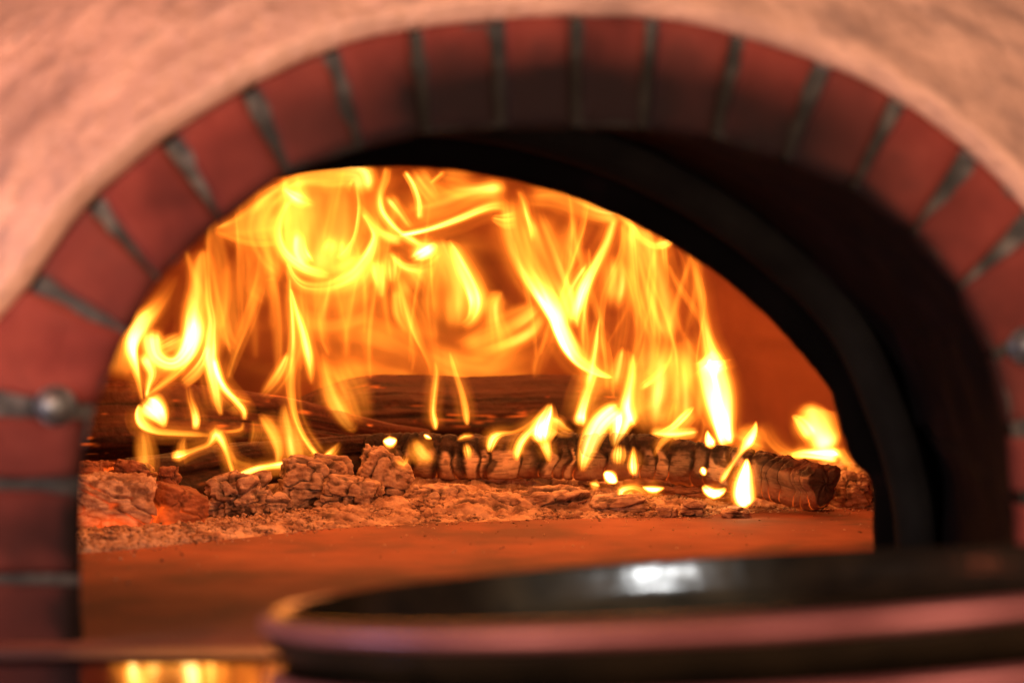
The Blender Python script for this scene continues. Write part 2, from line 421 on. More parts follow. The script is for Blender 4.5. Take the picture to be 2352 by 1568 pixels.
def bark_fn(LL, TT, Lt):
    up = np.sin(TT); fr_ = np.cos(TT)
    p = np.stack([LL * 60, fr_ * 1.1, up * 1.1], -1)
    wob = LL + .007 * vnoise(p * np.array([.5, 1, 1]), 11) + .0016 * fbm(p * np.array([1.4, 2, 2]), 3, 12)
    rs = np.random.RandomState(8)
    cr = [0.]
    while cr[-1] < Lt: cr.append(cr[-1] + rs.choice([.008, .012, .016, .021, .026]) * rs.uniform(.8, 1.2))
    cr = np.array(cr)
    idx = np.searchsorted(cr, wob.ravel()).reshape(wob.shape)
    lo = cr[np.clip(idx - 1, 0, len(cr) - 1)]; hi = cr[np.clip(idx, 0, len(cr) - 1)]
    d = np.abs(np.minimum(wob - lo, hi - wob))
    near_id = np.where(wob - lo < hi - wob, idx - 1, idx)
    cw = rs.uniform(.15, 1.3, len(cr) + 3); ctop = rs.uniform(-1.2, .2, len(cr) + 3)
    val = rs.uniform(0, 1, len(cr) + 3)
    q = np.stack([LL * 90, fr_ * 2.2, up * 2.2], -1)
    n1 = fbm(q, 4, 21); fine = fbm(np.stack([LL * 60, up * 42, fr_ * 42], -1), 3, 31)
    grit = fbm(np.stack([LL * 420, up * 14, fr_ * 14], -1), 3, 41)
    # tongues of soot lie over the cracks: wide above, tapering downwards
    half = .0085 * cw[near_id] * sm(ctop[near_id] - .25, ctop[near_id] + .55, up + .25 * n1)
    half = half * sm(1.15, .3, up) + .0002
    dark = 1 - sm(half * .35, half * 1.25 + .0012, d + .0016 * n1)
    blot = sm(.10, .38, fbm(np.stack([LL * 55, fr_ * 1.6, up * 1.6], -1), 3, 77))
    rg0 = sm(.80, .88, LL / Lt)
    dark = np.maximum(dark * (1 - .6 * rg0), blot * .9)
    top = sm(.36, .62, up + .24 * n1)
    lines = sm(.25, .5, np.abs(fine))
    ash = (1 - dark) * (1 - top) * (.30 + .70 * sm(.1, .5, val[idx])) * (1 - .6 * lines) * (1 - .2 * sm(.1, .5, grit)) * sm(-.98, -.62, up)  # ash fades out low down: shade under the log painted in
    crack = (1 - sm(.0002, .0009, d)) * (.35 + .65 * (cw[near_id] > .5))
    disp = .0010 * sm(0, .004, d) - .0010 - .0022 * crack * (1 - .7 * rg0) + .0006 * fine + .0011 * n1 - .0005 * lines - .0008 * dark + .0024 * top * fbm(q, 4, 51) + .0008 * grit * top
    red = .75 * sm(-.25, -.85, up + .3 * n1) * (1 - ash * .6)
    em = .45 * sm(-.45, -.85, up) * crack + .2 * sm(-.85, -.97, up) * sm(.0, .5, n1 + .2)
    rgt = sm(.80, .88, LL / Lt)
    disp = disp + .0030 * np.sin(3 * TT + 2.2 + 9 * LL) + .0016 * np.sin(5 * TT + 30 * LL) + .0022 * fbm(np.stack([LL * 30, fr_ * 1.2, up * 1.2], -1), 3, 19)
    disp = disp - .003 * sm(.985, 1, LL / Lt + .012 * fbm(q * 2, 3, 88)) * (fr_ * 0 + 1)
    ash = np.clip(ash * 1.35, 0, 1) * (1 - .45 * rgt) * (.7 + .3 * sm(-.35, .3, n1))
    ash = ash * .78
    return disp, {'ash': ash * (1 - .9 * crack), 'red': np.clip(red + .35 * rgt * (1 - dark), 0, .75), 'ember': em * 1.5}

L1 = [(838, 1042, 34, 2.33), (930, 1050, 50, 2.325), (1080, 1056, 53, 2.31), (1250, 1050, 50, 2.295), (1420, 1050, 48, 2.28), (1560, 1058, 49, 2.265),
      (1680, 1072, 50, 2.25), (1770, 1090, 55, 2.235), (1850, 1108, 54, 2.21), (1892, 1112, 50, 2.185)]
front_log = log('burning_log', L1, M_char, bark_fn, n=640, m=130)
tag(front_log, 'cracked charred log in front with pale ash plates and small flames along it', 'log', 'burning logs in the oven')

def grain_fn(seed, ashy=.3, emb=.6, lit=.5):
    def fn(LL, TT, Lt):
        g = np.stack([LL * 9, np.cos(TT) * 7, np.sin(TT) * 7], -1)
        n1 = fbm(g, 5, seed); n2 = fbm(g * np.array([1.5, 3, 3]), 3, seed + 5)
        line = 1 - sm(.0, .045, np.abs(fbm(np.stack([LL * 6, np.cos(TT) * 4.6, np.sin(TT) * 4.6], -1), 4, seed + 9)))
        up = np.sin(TT)
        flat = .0045 * np.sin(3 * TT + 1.2 * seed + LL * 3) + .003 * np.sin(5 * TT + seed)
        disp = flat + .0028 * n1 + .0015 * n2 - .0016 * line
        red = lit * sm(-.35, .3, n1 + .35 * up) + .3 * line  # redder towards the top: firelight on the upper face put into the colour
        ash = ashy * sm(.1, .5, n2)
        e = emb * line * sm(.1, .45, fbm(np.stack([LL * 22, np.cos(TT) * 1.5, np.sin(TT) * 1.5], -1), 3, seed + 30))
        return disp, {'ash': ash, 'red': np.clip(red, 0, 1), 'ember': e}
    return fn
LA = [(120, 968, 88, 2.40), (300, 966, 86, 2.41), (480, 970, 74, 2.42), (640, 980, 60, 2.43)]
a1 = log('burning_log', LA + [(770, 996, 44, 2.44), (880, 1010, 30, 2.45), (980, 1018, 22, 2.46)], M_log, grain_fn(3, .25, 1.8, .6), n=420, m=120)
tag(a1, 'thick dark split log lying on the left under the tall left flames', 'log', 'burning logs in the oven')
a2 = log('burning_log', [(676, 962, 30, 2.53), (740, 958, 52, 2.535), (845, 946, 70, 2.54), (950, 944, 70, 2.55), (1100, 948, 70, 2.56), (1250, 944, 72, 2.57), (1400, 950, 72, 2.58), (1540, 960, 66, 2.60)], M_log, grain_fn(17, .08, .9, .28), n=420, m=120)
tag(a2, 'dark charred log at the back, behind and above the cracked front log', 'log', 'burning logs in the oven')
b1 = log('burning_log', [(300, 1118, 58, 2.22), (420, 1098, 54, 2.25), (560, 1070, 50, 2.28), (700, 1056, 44, 2.31), (830, 1042, 38, 2.34), (960, 1030, 32, 2.37)], M_log, grain_fn(29, .06, .9, .15), n=380, m=110)
tag(b1, 'black slanting log between the ash lumps and the thick left log', 'log', 'burning logs in the oven')

# ---------------------------------------------------------------- ash bed
FR = np.array([(-200, 1330), (180, 1272), (300, 1262), (400, 1250), (520, 1238), (650, 1224), (800, 1210), (1000, 1200), (1200, 1193), (1400, 1190), (1600, 1187), (1720, 1172), (1850, 1169), (2010, 1166), (2300, 1166)], float)
fp = np.array([tuple(floor_pt(*q)) for q in FR])
def ash_front(x): return np.interp(x, fp[:, 0], fp[:, 1])
gx = np.linspace(-.46, .46, 760)
gv = np.concatenate([np.linspace(0, .26, 270), np.linspace(.27, .55, 40)])
XX, VV = np.meshgrid(gx, gv)
YY = ash_front(XX) + VV - .004 + .006 * vnoise(np.stack([XX * 30, XX * 0, XX * 0], -1), 3)
q = np.stack([XX, YY, XX * 0], -1)
big = fbm(q * 26, 3, 61); med = fbm(q * 90, 3, 62); fine = fbm(q * 260, 3, 63); ridg = 1 - np.abs(fbm(q * 70, 4, 64)) * 2
hgt = np.interp(XX, [-.4, -.25, -.15, -.08, 0, .12, .2, .26, .45], [.003, .004, .009, .015, .016, .014, .008, .004, .005])
prof_ = sm(.0, .09, VV) * hgt * (1 - .6 * sm(-.14, -.22, XX) * 1)
low = sm(0, .025, VV)
Z = -H - .0008 + prof_ * (1 + .55 * big) + low * (.0040 * med + .0034 * fine + .0026 * np.clip(ridg, 0, 1) * .8) + .0006
Z = np.where(VV <= 0, -H - .001, np.maximum(Z, -H - .0006 + .0008 * fine))
Z = Z + .022 * sm(2.27, 2.36, YY)
dark = sm(.25, .7, fbm(q * 45, 4, 70)) * .8 + .75 * sm(.0, -.45, med + .5 * fine)  # random dark patches, plus shade painted into the low spots
em = .45 * sm(.45, .8, fbm(q * 30, 3, 81)) * sm(-.15, -.26, XX)
ABV = [tuple(v) for v in np.stack([XX, YY, Z], -1).reshape(-1, 3)]; ABF = grid_faces(len(gv), len(gx)); AD = list(np.clip(dark.ravel(), 0, .9)); AE = list(em.ravel())
# loose crumbs of ash, part of the same uncountable bed
def lump_verts(rs, c, r, n=1):
    import itertools
    t = (1 + 5 ** .5) / 2
    v = np.array([(-1, t, 0), (1, t, 0), (-1, -t, 0), (1, -t, 0), (0, -1, t), (0, 1, t), (0, -1, -t), (0, 1, -t), (t, 0, -1), (t, 0, 1), (-t, 0, -1), (-t, 0, 1)]) / 1.9
    f = [(0, 11, 5), (0, 5, 1), (0, 1, 7), (0, 7, 10), (0, 10, 11), (1, 5, 9), (5, 11, 4), (11, 10, 2), (10, 7, 6), (7, 1, 8), (3, 9, 4), (3, 4, 2), (3, 2, 6), (3, 6, 8), (3, 8, 9), (4, 9, 5), (2, 4, 11), (6, 2, 10), (8, 6, 7), (9, 8, 1)]
    v = v * rs.uniform(.6, 1.3, (12, 1)) * np.array([rs.uniform(.7, 1.5), rs.uniform(.7, 1.3), rs.uniform(.5, .95)]) * r + np.array(c)
    return v, f
rs = np.random.RandomState(12)
for k in range(13000):
    x = rs.uniform(-.40, .40); v = abs(rs.normal(0, .075)) + (rs.uniform(-.05, .0) if rs.rand() < .10 else 0)
    yy = float(ash_front(x)) + v
    r = rs.uniform(.0006, .0022) * (1.7 if rs.rand() < .06 else 1)
    if v < .006: r *= .6
    hz = float(np.interp(x, [-.4, -.25, -.15, -.08, 0, .12, .2, .26, .45], [.003, .004, .009, .015, .016, .014, .008, .004, .005])) * float(sm(0, .10, v))
    vv, ff = lump_verts(rs, (x, yy, -H + hz + r * .3 + .001 * (v > .01)), r)
    b = len(ABV); ABV.extend(map(tuple, vv)); ABF.extend([(a + b, c + b, d + b) for a, c, d in ff])
    if k < 260:     # stray crumbs out on the bare hearth
        v = -rs.uniform(.01, .42) ** 1.3; yy = float(ash_front(x)) + v; r = rs.uniform(.0004, .0013); hz = 0
        vv, ff = lump_verts(rs, (x, yy, -H + r * .3), r); ABV[b:] = list(map(tuple, vv))
    dk = .75 if rs.rand() < .14 else rs.uniform(0, .2)
    AD.extend([dk] * 12); AE.extend([0] * 12)
ash = link_mesh('ash_bed', ABV, ABF, M_ash, None, {'dark': AD, 'ember': AE})
tag(ash, 'bed of pale crumbly wood ash spread under and before the logs', 'ash', kind='stuff')

# ---------------------------------------------------------------- ash lumps and embers
def chunk(name, px, py, Y, w, h, d, label, mat=M_chunk, seed=0, rot=0., tilt=0., box=4., cells=16, crack=.0022, rough=.0028, ember=0., cat='ember lump', edark=.9, fluff=0.):
    """centre at pixel px,py at distance Y; w,h in pixels, d in metres"""
    n = 46
    W, Hh = w / F * Y / 2, h / F * Y / 2
    verts = []; faces = []
    key = {}
    def vid(p):
        k = (round(p[0], 5), round(p[1], 5), round(p[2], 5))
        if k not in key: key[k] = len(verts); verts.append(p)
        return key[k]
    for ax in range(3):
        for sg in (-1, 1):
            for i in range(n):
                for j in range(n):
                    qd = []
                    for (a, b) in ((i, j), (i + 1, j), (i + 1, j + 1), (i, j + 1)):
                        p = [0, 0, 0]; p[ax] = sg; p[(ax + 1) % 3] = 2 * a / n - 1; p[(ax + 2) % 3] = 2 * b / n - 1
                        qd.append(vid(tuple(p)))
                    faces.append(tuple(qd if sg > 0 else qd[::-1]))
    v = np.array(verts, float)
    v = v / ((np.abs(v) ** box).sum(1) ** (1 / box))[:, None]
    dirn = v / np.linalg.norm(v, axis=1)[:, None]
    sc = np.array([W, d / 2, Hh])
    f1, f2, idx = worley(v * np.array([1, .8, 1.25]) + .05 * np.stack([fbm(v * 2, 2, seed + 1), fbm(v * 2, 2, seed + 2), fbm(v * 2, 2, seed + 3)], 1), cells, -1.1, 1.1, seed)
    e = f2 - f1
    ck = 1 - sm(.0, .07, e)
    rs = np.random.RandomState(seed + 50); cv = rs.uniform(-1, 1, cells)
    v3 = v * sc
    lowf = fbm(v * 1.3 + seed, 3, seed + 7)
    hi = fbm(v3 * 160, 4, seed + 8); vhi = fbm(v3 * np.array([120, 120, 420]), 3, seed + 9)
    off = .14 * min(W, Hh) * lowf * 2 + rough * hi + rough * .6 * vhi - crack * ck * 2.0 + .0034 * cv[idx] + .0008 * vnoise(v3 * np.array([60, 60, 700]), seed + 77)
    if fluff:
        up = sm(.0, .8, dirn[:, 2])
        off = off + fluff * up * (1 - np.abs(fbm(v3 * 240, 4, seed + 19)) * 2)
    v3 = v3 + dirn * off[:, None]
    ca, sa = math.cos(rot), math.sin(rot)
    x, y = v3[:, 0] * ca - v3[:, 1] * sa, v3[:, 0] * sa + v3[:, 1] * ca
    ct, st = math.cos(tilt), math.sin(tilt)
    x, z = x * ct - v3[:, 2] * st, x * st + v3[:, 2] * ct
    c = P(px, py, Y)
    base = Vector((c.x, c.y, c.z - Hh))
    V = np.stack([x, y, z + Hh], 1)
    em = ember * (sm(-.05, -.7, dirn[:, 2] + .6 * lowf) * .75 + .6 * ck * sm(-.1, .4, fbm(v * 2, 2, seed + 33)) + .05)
    o = link_mesh(name, V, faces, mat, None, {'dark': np.clip(ck * edark * .75 * sm(-.3, .3, lowf + .3) + .30 * sm(.05, .5, hi) + .75 * sm(.05, -.45, hi + .6 * lowf) + .5 * sm(-.2, -.8, dirn[:, 2]), 0, .95), 'ember': em})  # dark cracks, plus shade painted into hollows and undersides
    o.location = base
    return tag(o, label, cat)
G = 'ash-covered embers before the logs'
def put(*a, **k):
    o = chunk(*a, **k); o['group'] = G; return o
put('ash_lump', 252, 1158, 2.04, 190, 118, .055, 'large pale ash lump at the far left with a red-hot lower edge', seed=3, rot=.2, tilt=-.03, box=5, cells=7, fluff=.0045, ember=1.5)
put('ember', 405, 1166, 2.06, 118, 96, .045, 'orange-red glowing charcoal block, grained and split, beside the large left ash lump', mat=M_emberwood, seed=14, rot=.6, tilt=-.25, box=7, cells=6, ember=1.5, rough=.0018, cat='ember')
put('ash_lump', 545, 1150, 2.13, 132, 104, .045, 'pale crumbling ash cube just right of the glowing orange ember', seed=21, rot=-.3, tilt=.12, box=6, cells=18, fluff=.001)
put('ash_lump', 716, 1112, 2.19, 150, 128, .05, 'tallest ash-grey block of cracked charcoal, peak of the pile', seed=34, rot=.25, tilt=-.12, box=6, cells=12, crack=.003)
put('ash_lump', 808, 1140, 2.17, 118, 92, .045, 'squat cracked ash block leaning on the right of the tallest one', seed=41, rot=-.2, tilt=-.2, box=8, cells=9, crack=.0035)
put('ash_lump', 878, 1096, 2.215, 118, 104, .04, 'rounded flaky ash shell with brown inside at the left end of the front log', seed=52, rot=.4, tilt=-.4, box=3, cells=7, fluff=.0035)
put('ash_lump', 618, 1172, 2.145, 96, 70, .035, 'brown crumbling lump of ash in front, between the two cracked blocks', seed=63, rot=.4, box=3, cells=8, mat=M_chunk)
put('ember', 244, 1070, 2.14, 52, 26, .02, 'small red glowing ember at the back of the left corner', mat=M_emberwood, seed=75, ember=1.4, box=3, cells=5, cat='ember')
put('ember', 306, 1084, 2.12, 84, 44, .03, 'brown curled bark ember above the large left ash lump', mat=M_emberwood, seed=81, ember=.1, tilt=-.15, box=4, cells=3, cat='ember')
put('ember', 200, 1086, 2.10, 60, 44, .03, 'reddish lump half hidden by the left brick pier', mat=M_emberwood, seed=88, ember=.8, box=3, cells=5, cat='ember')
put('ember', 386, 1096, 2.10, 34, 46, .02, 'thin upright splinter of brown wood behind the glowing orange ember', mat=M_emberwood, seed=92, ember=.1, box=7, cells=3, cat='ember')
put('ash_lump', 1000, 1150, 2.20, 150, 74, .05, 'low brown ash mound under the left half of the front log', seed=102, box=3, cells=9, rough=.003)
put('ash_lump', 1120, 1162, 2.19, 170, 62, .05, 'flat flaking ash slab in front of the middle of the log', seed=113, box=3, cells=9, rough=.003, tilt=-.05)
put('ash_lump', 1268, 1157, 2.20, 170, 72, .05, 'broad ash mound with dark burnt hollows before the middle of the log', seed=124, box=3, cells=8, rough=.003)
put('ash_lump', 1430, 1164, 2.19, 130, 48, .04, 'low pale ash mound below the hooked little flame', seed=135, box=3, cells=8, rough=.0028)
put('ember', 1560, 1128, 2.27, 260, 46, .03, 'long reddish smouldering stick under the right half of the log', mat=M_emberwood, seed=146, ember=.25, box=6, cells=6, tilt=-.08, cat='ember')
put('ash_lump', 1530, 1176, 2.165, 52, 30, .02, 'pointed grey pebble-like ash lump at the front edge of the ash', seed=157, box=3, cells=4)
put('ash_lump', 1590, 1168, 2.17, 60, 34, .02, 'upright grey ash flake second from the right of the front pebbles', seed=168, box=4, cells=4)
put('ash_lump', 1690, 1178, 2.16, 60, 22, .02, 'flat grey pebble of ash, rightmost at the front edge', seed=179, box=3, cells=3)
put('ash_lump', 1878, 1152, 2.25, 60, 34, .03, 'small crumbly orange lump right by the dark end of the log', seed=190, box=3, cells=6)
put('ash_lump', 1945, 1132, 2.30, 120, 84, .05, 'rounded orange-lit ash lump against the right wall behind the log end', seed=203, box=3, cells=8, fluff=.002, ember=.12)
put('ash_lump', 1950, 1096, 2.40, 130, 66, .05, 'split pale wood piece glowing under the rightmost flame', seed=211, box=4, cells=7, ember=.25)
put('ash_lump', 862, 1028, 2.36, 84, 32, .03, 'white ash-coated chip wedged above the left end of the front log', seed=223, box=5, cells=4)

# ---------------------------------------------------------------- pans
def pan(cx, cz, Y, r, label, roll=3.6, pitch=2.3):
    root = empty('round_pan'); tag(root, label, 'pan', 'stacked pans before the oven')
    # rim
    n = 128
    V = []; pr = []
    for k in range(14):
        a = k / 14 * math.tau
        pr.append((r - .0042 + .0044 * math.cos(a), -.0036 + .0032 * math.sin(a)))
    for (rr_, z) in pr:
        for k in range(n):
            t = k / n * math.tau; V.append((rr_ * math.cos(t), rr_ * math.sin(t), z))
    Fc = grid_faces(14, n, 0, True) + [(13 * n + k, 13 * n + (k + 1) % n, (k + 1) % n, k) for k in range(n)]
    rim = link_mesh('rim', V, Fc, M_rim, root)
    pr = [(r - .001, -.007), (r - .003, -.012), (r - .008, -.019), (r - .013, -.022), (.004, -.022), (.004, -.0195), (r - .017, -.0195), (r - .014, -.017), (r - .0095, -.010), (r - .0086, -.001), (r - .0062, .0008), (r - .0048, .0006)]
    V = []
    for (rr_, z) in pr:
        for k in range(n):
            t = k / n * math.tau; V.append((rr_ * math.cos(t), rr_ * math.sin(t), z))
    link_mesh('body', V, grid_faces(len(pr), n, 0, True) + [tuple(range(4 * n, 5 * n))], M_pan, root)
    root.location = (cx, Y, cz)
    root.rotation_euler = (-math.radians(pitch), -math.radians(roll), 0)
    return root
p1 = pan((1700 - CX) / F * 1.0, -(1335 - CY) / F * 1.0, 1.0, .198, 'large shallow black pan with a steel rim tinted as if lit pink, on top in the foreground')
p2 = pan((1700 - CX) / F * 1.0 + .004, -(1335 - CY) / F * 1.0 - .021, .985, .198, 'second pan underneath, only a strip of its pink-lit rim showing at the bottom right')

# ---------------------------------------------------------------- flames
A3 = lambda q: (220.5 + q[0] * .498, 367.6 + q[1] * .498) + tuple([q[2] * .498]) + tuple(q[3:])
A4 = lambda q: (624.9 + q[0] * .3516, 367.6 + q[1] * .3516, q[2] * .3516) + tuple(q[3:])
A5 = lambda q: (1102.8 + q[0] * .3517, 367.6 + q[1] * .3517, q[2] * .3517) + tuple(q[3:])
A6 = lambda q: (1194.7 + q[0] * .3517, 781.0 + q[1] * .3517, q[2] * .3517) + tuple(q[3:])
A7 = lambda q: (827.0 + q[0] * .3126, 919.0 + q[1] * .3126, q[2] * .3126) + tuple(q[3:])
A0 = lambda q: tuple(q)
def ribbon(V, Fc, G_, pts, Y, sl=.9, sr=.9, streak=.34, seed=0, rim=0., fade=(1, 1), thick=.5, gain=1., wk=1.5, gk=1., halo=.10, nl=1, ext=0.):
    """pts rows: px, py, half width px, glow, optional distance. Builds a closed lens-section tongue with
    soft glowing edges. sl/sr: softness of the left/right edge along the direction of travel."""
    if halo:
        ribbon(V, Fc, G_, [(p[0], p[1], min(p[2] * 3.2 + 12, p[2] * 1.35 + 22), min(p[3], 6) * halo) + tuple(p[4:]) for p in pts], Y + .03, 1, 1, .5, seed + 200, halo=0, wk=1, gk=1, thick=.35, nl=0)
    pts = [(p[0], p[1], p[2] * wk, p[3] * gk) + tuple(p[4:]) for p in pts]
    if ext:
        a0, a1 = np.array(pts[0][:2], float), np.array(pts[1][:2], float); d0 = (a0 - a1) / max(1e-6, np.linalg.norm(a0 - a1)) * pts[0][2] * ext
        b0, b1 = np.array(pts[-1][:2], float), np.array(pts[-2][:2], float); d1 = (b0 - b1) / max(1e-6, np.linalg.norm(b0 - b1)) * pts[-1][2] * ext
        pts = [(a0[0] + d0[0], a0[1] + d0[1]) + tuple(pts[0][2:])] + list(pts) + [(b0[0] + d1[0], b0[1] + d1[1]) + tuple(pts[-1][2:])]
    rows = [tuple(p[:4]) + ((p[4],) if len(p) > 4 else (Y,)) for p in pts]
    c = catmull(rows, step=7.0)
    c[:, 2] = np.maximum(c[:, 2], 1.0); c[:, 3] = np.maximum(c[:, 3], 0)
    if nl: c[:, 3] = c[:, 3] ** 2 / (c[:, 3] + 4) * .8
    n = len(c)
    T = np.gradient(c[:, :2], axis=0)
    for _ in range(2): T[1:-1] = (T[:-2] + 2 * T[1:-1] + T[2:]) / 4
    T /= np.maximum(np.linalg.norm(T, axis=1)[:, None], 1e-6)
    Nn = np.stack([T[:, 1], -T[:, 0]], 1)
    L = np.concatenate([[0], np.cumsum(np.linalg.norm(np.diff(c[:, :2], axis=0), axis=1))])
    Lt = max(L[-1], 1e-3)
    fd0 = np.clip(L / max(c[0, 2] * 1.1, 4), 0, 1) if fade[0] else np.ones(n)
    fd1 = np.clip((Lt - L) / max(c[-1, 2] * 1.1, 4), 0, 1) if fade[1] else np.ones(n)
    fd = (sm(0, 1, fd0) * sm(0, 1, fd1)) ** 1.3
    Mv = 25
    vv = np.linspace(-1, 1, Mv)
    vv = np.sign(vv) * (1 - (1 - np.abs(vv)) ** 1.25)
    # gaussian fall-off, with its own softness for either edge
    pw = 2.0 if not nl else 2.5
    pk = np.clip((sr - sl) * -.35, -.5, .5)
    prof = np.where(vv < pk, np.exp(-(np.abs(vv - pk) / (.56 * min(1.1, sl + .15) * (1 + pk) + .02)) ** pw), np.exp(-(np.abs(vv - pk) / (.56 * min(1.1, sr + .15) * (1 - pk) + .02)) ** pw))
    prof = prof * (1 - np.abs(vv) ** 6)
    if rim: prof = prof * (1 + rim * np.exp(-((np.abs(vv) - .75) / .16) ** 2))
    wd = vnoise(np.stack([L / 90, np.full(n, seed * 1.7), np.zeros(n)], 1), seed)
    LLg, VVg = np.meshgrid(L, vv, indexing='ij')
    nz = fbm(np.stack([VVg * 2.2 + seed * 3.1, LLg / 130. + .5 * VVg, np.full_like(LLg, seed * .77)], -1), 3, seed)
    nz2 = vnoise(np.stack([VVg * 5.5 + seed, LLg / 160., np.full_like(LLg, seed * .37)], -1), seed + 3)
    nz3 = vnoise(np.stack([VVg * 11 + seed * 2.3, LLg / 240., np.full_like(LLg, seed * .91)], -1), seed + 5)
    gl = np.maximum(0, .5 * gain * c[:, 3:4] * fd[:, None] * prof[None] * np.exp(streak * (2.4 * nz + 1.2 * nz2 + .5 * nz3)))
    Yc = (c[:, 4] + .012 * wd)[:, None]
    px = c[:, 0:1] + Nn[:, 0:1] * VVg * c[:, 2:3]; py = c[:, 1:2] + Nn[:, 1:2] * VVg * c[:, 2:3]
    tk = thick * np.minimum(c[:, 2:3] / F * Yc, .03) * np.sqrt(np.maximum(0, 1 - VVg ** 2))
    X3 = (px - CX) / F * Yc; Z3 = -(py - CY) / F * Yc
    for side in (-1, 1):
        base = len(V)
        V.extend(map(tuple, np.stack([X3, Yc + side * tk, Z3], -1).reshape(-1, 3)))
        G_.extend(gl.ravel())
        if base: Fc.append((base - 1, base - 2, base, base + 1))     # keeps the flame one connected mesh
        Fc.extend(grid_faces(n, Mv, base))
FG = 'flames rising from the burning logs'
_fs = [0]
def flame(label, Y, strokes, A=A0, gain=1., sg=1.):
    V, Fc, G_ = [], [], []
    for s in strokes:
        pts, kw = (s if isinstance(s, tuple) else (s, {}))
        kw = dict(kw); AA = kw.pop('A', A)
        _fs[0] += 1
        if kw.get('nl', 1) == 0: kw['gk'] = kw.get('gk', 1) * sg
        ribbon(V, Fc, G_, [AA(q) for q in pts], kw.pop('Y', Y), seed=_fs[0], gain=gain, **kw)
    o = link_mesh('flame', V, Fc, M_flame, None, {'glow': G_})
    zmin = min(v[2] for v in V); c = Vector((float(np.mean([v[0] for v in V])), Y, zmin))
    o.data.transform(Matrix.Translation(-c))
    o.location = c
    o.visible_shadow = True
    return tag(o, label, 'flame', FG)
S1 = dict(sl=1, sr=1, wk=1.7); SH = dict(sl=.5, sr=1.6, wk=1.5); SR = dict(sl=1.6, sr=.5, wk=1.5); SOFT = dict(sl=1, sr=1, wk=1.75, gk=.95, halo=0, nl=0, streak=.55, ext=.5); T2 = dict(sl=.8, sr=.8, wk=1.5)

flame('tall forked yellow flame with a U-shaped bend at the far left', 2.34, [
    ([(213, 1110, 10, 3), (200, 1030, 14, 4), (182, 950, 24, 8), (165, 870, 34, 13), (178, 800, 46, 12), (215, 745, 52, 8), (275, 690, 42, 3.2), (330, 620, 34, 1.2), (385, 520, 12, .5)], dict(sl=.5, sr=.8)),
    ([(262, 760, 40, 6), (258, 830, 40, 8), (275, 900, 36, 8), (325, 935, 30, 7), (375, 930, 30, 8), (420, 880, 38, 10), (447, 800, 42, 11), (452, 700, 42, 5), (468, 600, 40, 3), (480, 490, 36, 2.2), (502, 400, 22, 1.5)], S1),
    ([(232, 1090, 8, 3), (300, 1040, 12, 3), (385, 970, 15, 3.4), (435, 900, 18, 4), (465, 800, 14, 4)], S1),
    ([(232, 1090, 8, 3), (245, 1040, 12, 2.5), (262, 980, 22, 2.2), (230, 900, 30, 3)], SOFT),
    ([(225, 1060, 30, .6), (280, 980, 60, .9), (350, 900, 60, 1.0)], SOFT),
    ([(300, 870, 26, 1.6), (350, 845, 30, 2.0), (395, 815, 20, 1.4)], SOFT),
    ([(100, 990, 40, .6), (120, 900, 50, .9), (150, 800, 40, .9), (210, 700, 40, .8)], SOFT)], A3, sg=1.2)
flame('slender bright flame splitting into two tails over the thick left log', 2.36, [
    ([(505, 400, 18, 1.6), (512, 520, 16, 2), (520, 640, 18, 3), (535, 740, 24, 4), (530, 840, 30, 6), (530, 930, 28, 9), (548, 1040, 24, 7), (560, 1110, 20, 5), (578, 1180, 10, 3)], T2),
    ([(540, 900, 20, 6), (558, 980, 20, 9), (590, 1050, 18, 8), (640, 1105, 16, 7), (680, 1155, 16, 6), (684, 1200, 12, 4)], T2),
    ([(575, 1020, 8, 5), (620, 1080, 7, 5), (665, 1105, 6, 3), (720, 1116, 5, 1.2)], S1),
    ([(520, 860, 16, 3), (490, 930, 20, 2.5), (450, 985, 24, 1.6), (400, 1030, 20, .8)], SOFT)], A3)
flame('short hooked flame in the middle of the thick left log', 2.35, [
    ([(425, 1030, 14, 1), (435, 1100, 14, 2), (452, 1150, 15, 4), (462, 1200, 15, 7), (458, 1245, 13, 6)], S1)], A3)
flame('round white-hot flame curling at the foot of the left log', 2.33, [
    ([(215, 1100, 25, 8), (245, 1125, 45, 14), (280, 1160, 40, 15), (305, 1200, 24, 9), (318, 1235, 8, 2)], S1),
    ([(205, 1125, 10, 5), (198, 1170, 20, 7), (218, 1215, 26, 7), (280, 1248, 18, 4.5), (380, 1258, 14, 3.5), (460, 1262, 14, 2.8), (530, 1268, 10, 1.4)], SH)], A3)
flame('thin smoky curl of flame over the middle of the left log', 2.33, [
    ([(590, 1256, 6, 1.4), (640, 1248, 9, 2), (672, 1238, 10, 2.2), (680, 1205, 7, 1.6)], S1)], A3)
flame('zigzag line of flame running along the black slanting log', 2.20, [
    ([(345, 1366, 14, 4), (380, 1362, 20, 8), (420, 1350, 14, 4), (470, 1330, 11, 3.5), (520, 1308, 12, 4), (552, 1262, 20, 8), (580, 1290, 16, 8), (604, 1350, 10, 5), (622, 1410, 9, 4.5), (640, 1468, 10, 5)], S1),
    ([(632, 1478, 9, 7), (680, 1448, 12, 8), (740, 1424, 12, 8), (800, 1412, 11, 6), (850, 1405, 12, 8), (896, 1398, 10, 8)], S1),
    ([(400, 1355, 18, 1.4), (398, 1310, 16, 1.1), (410, 1280, 8, .5)], SOFT),
    ([(600, 1320, 30, .5), (640, 1390, 30, .6), (720, 1410, 20, .7)], SOFT)], A3)
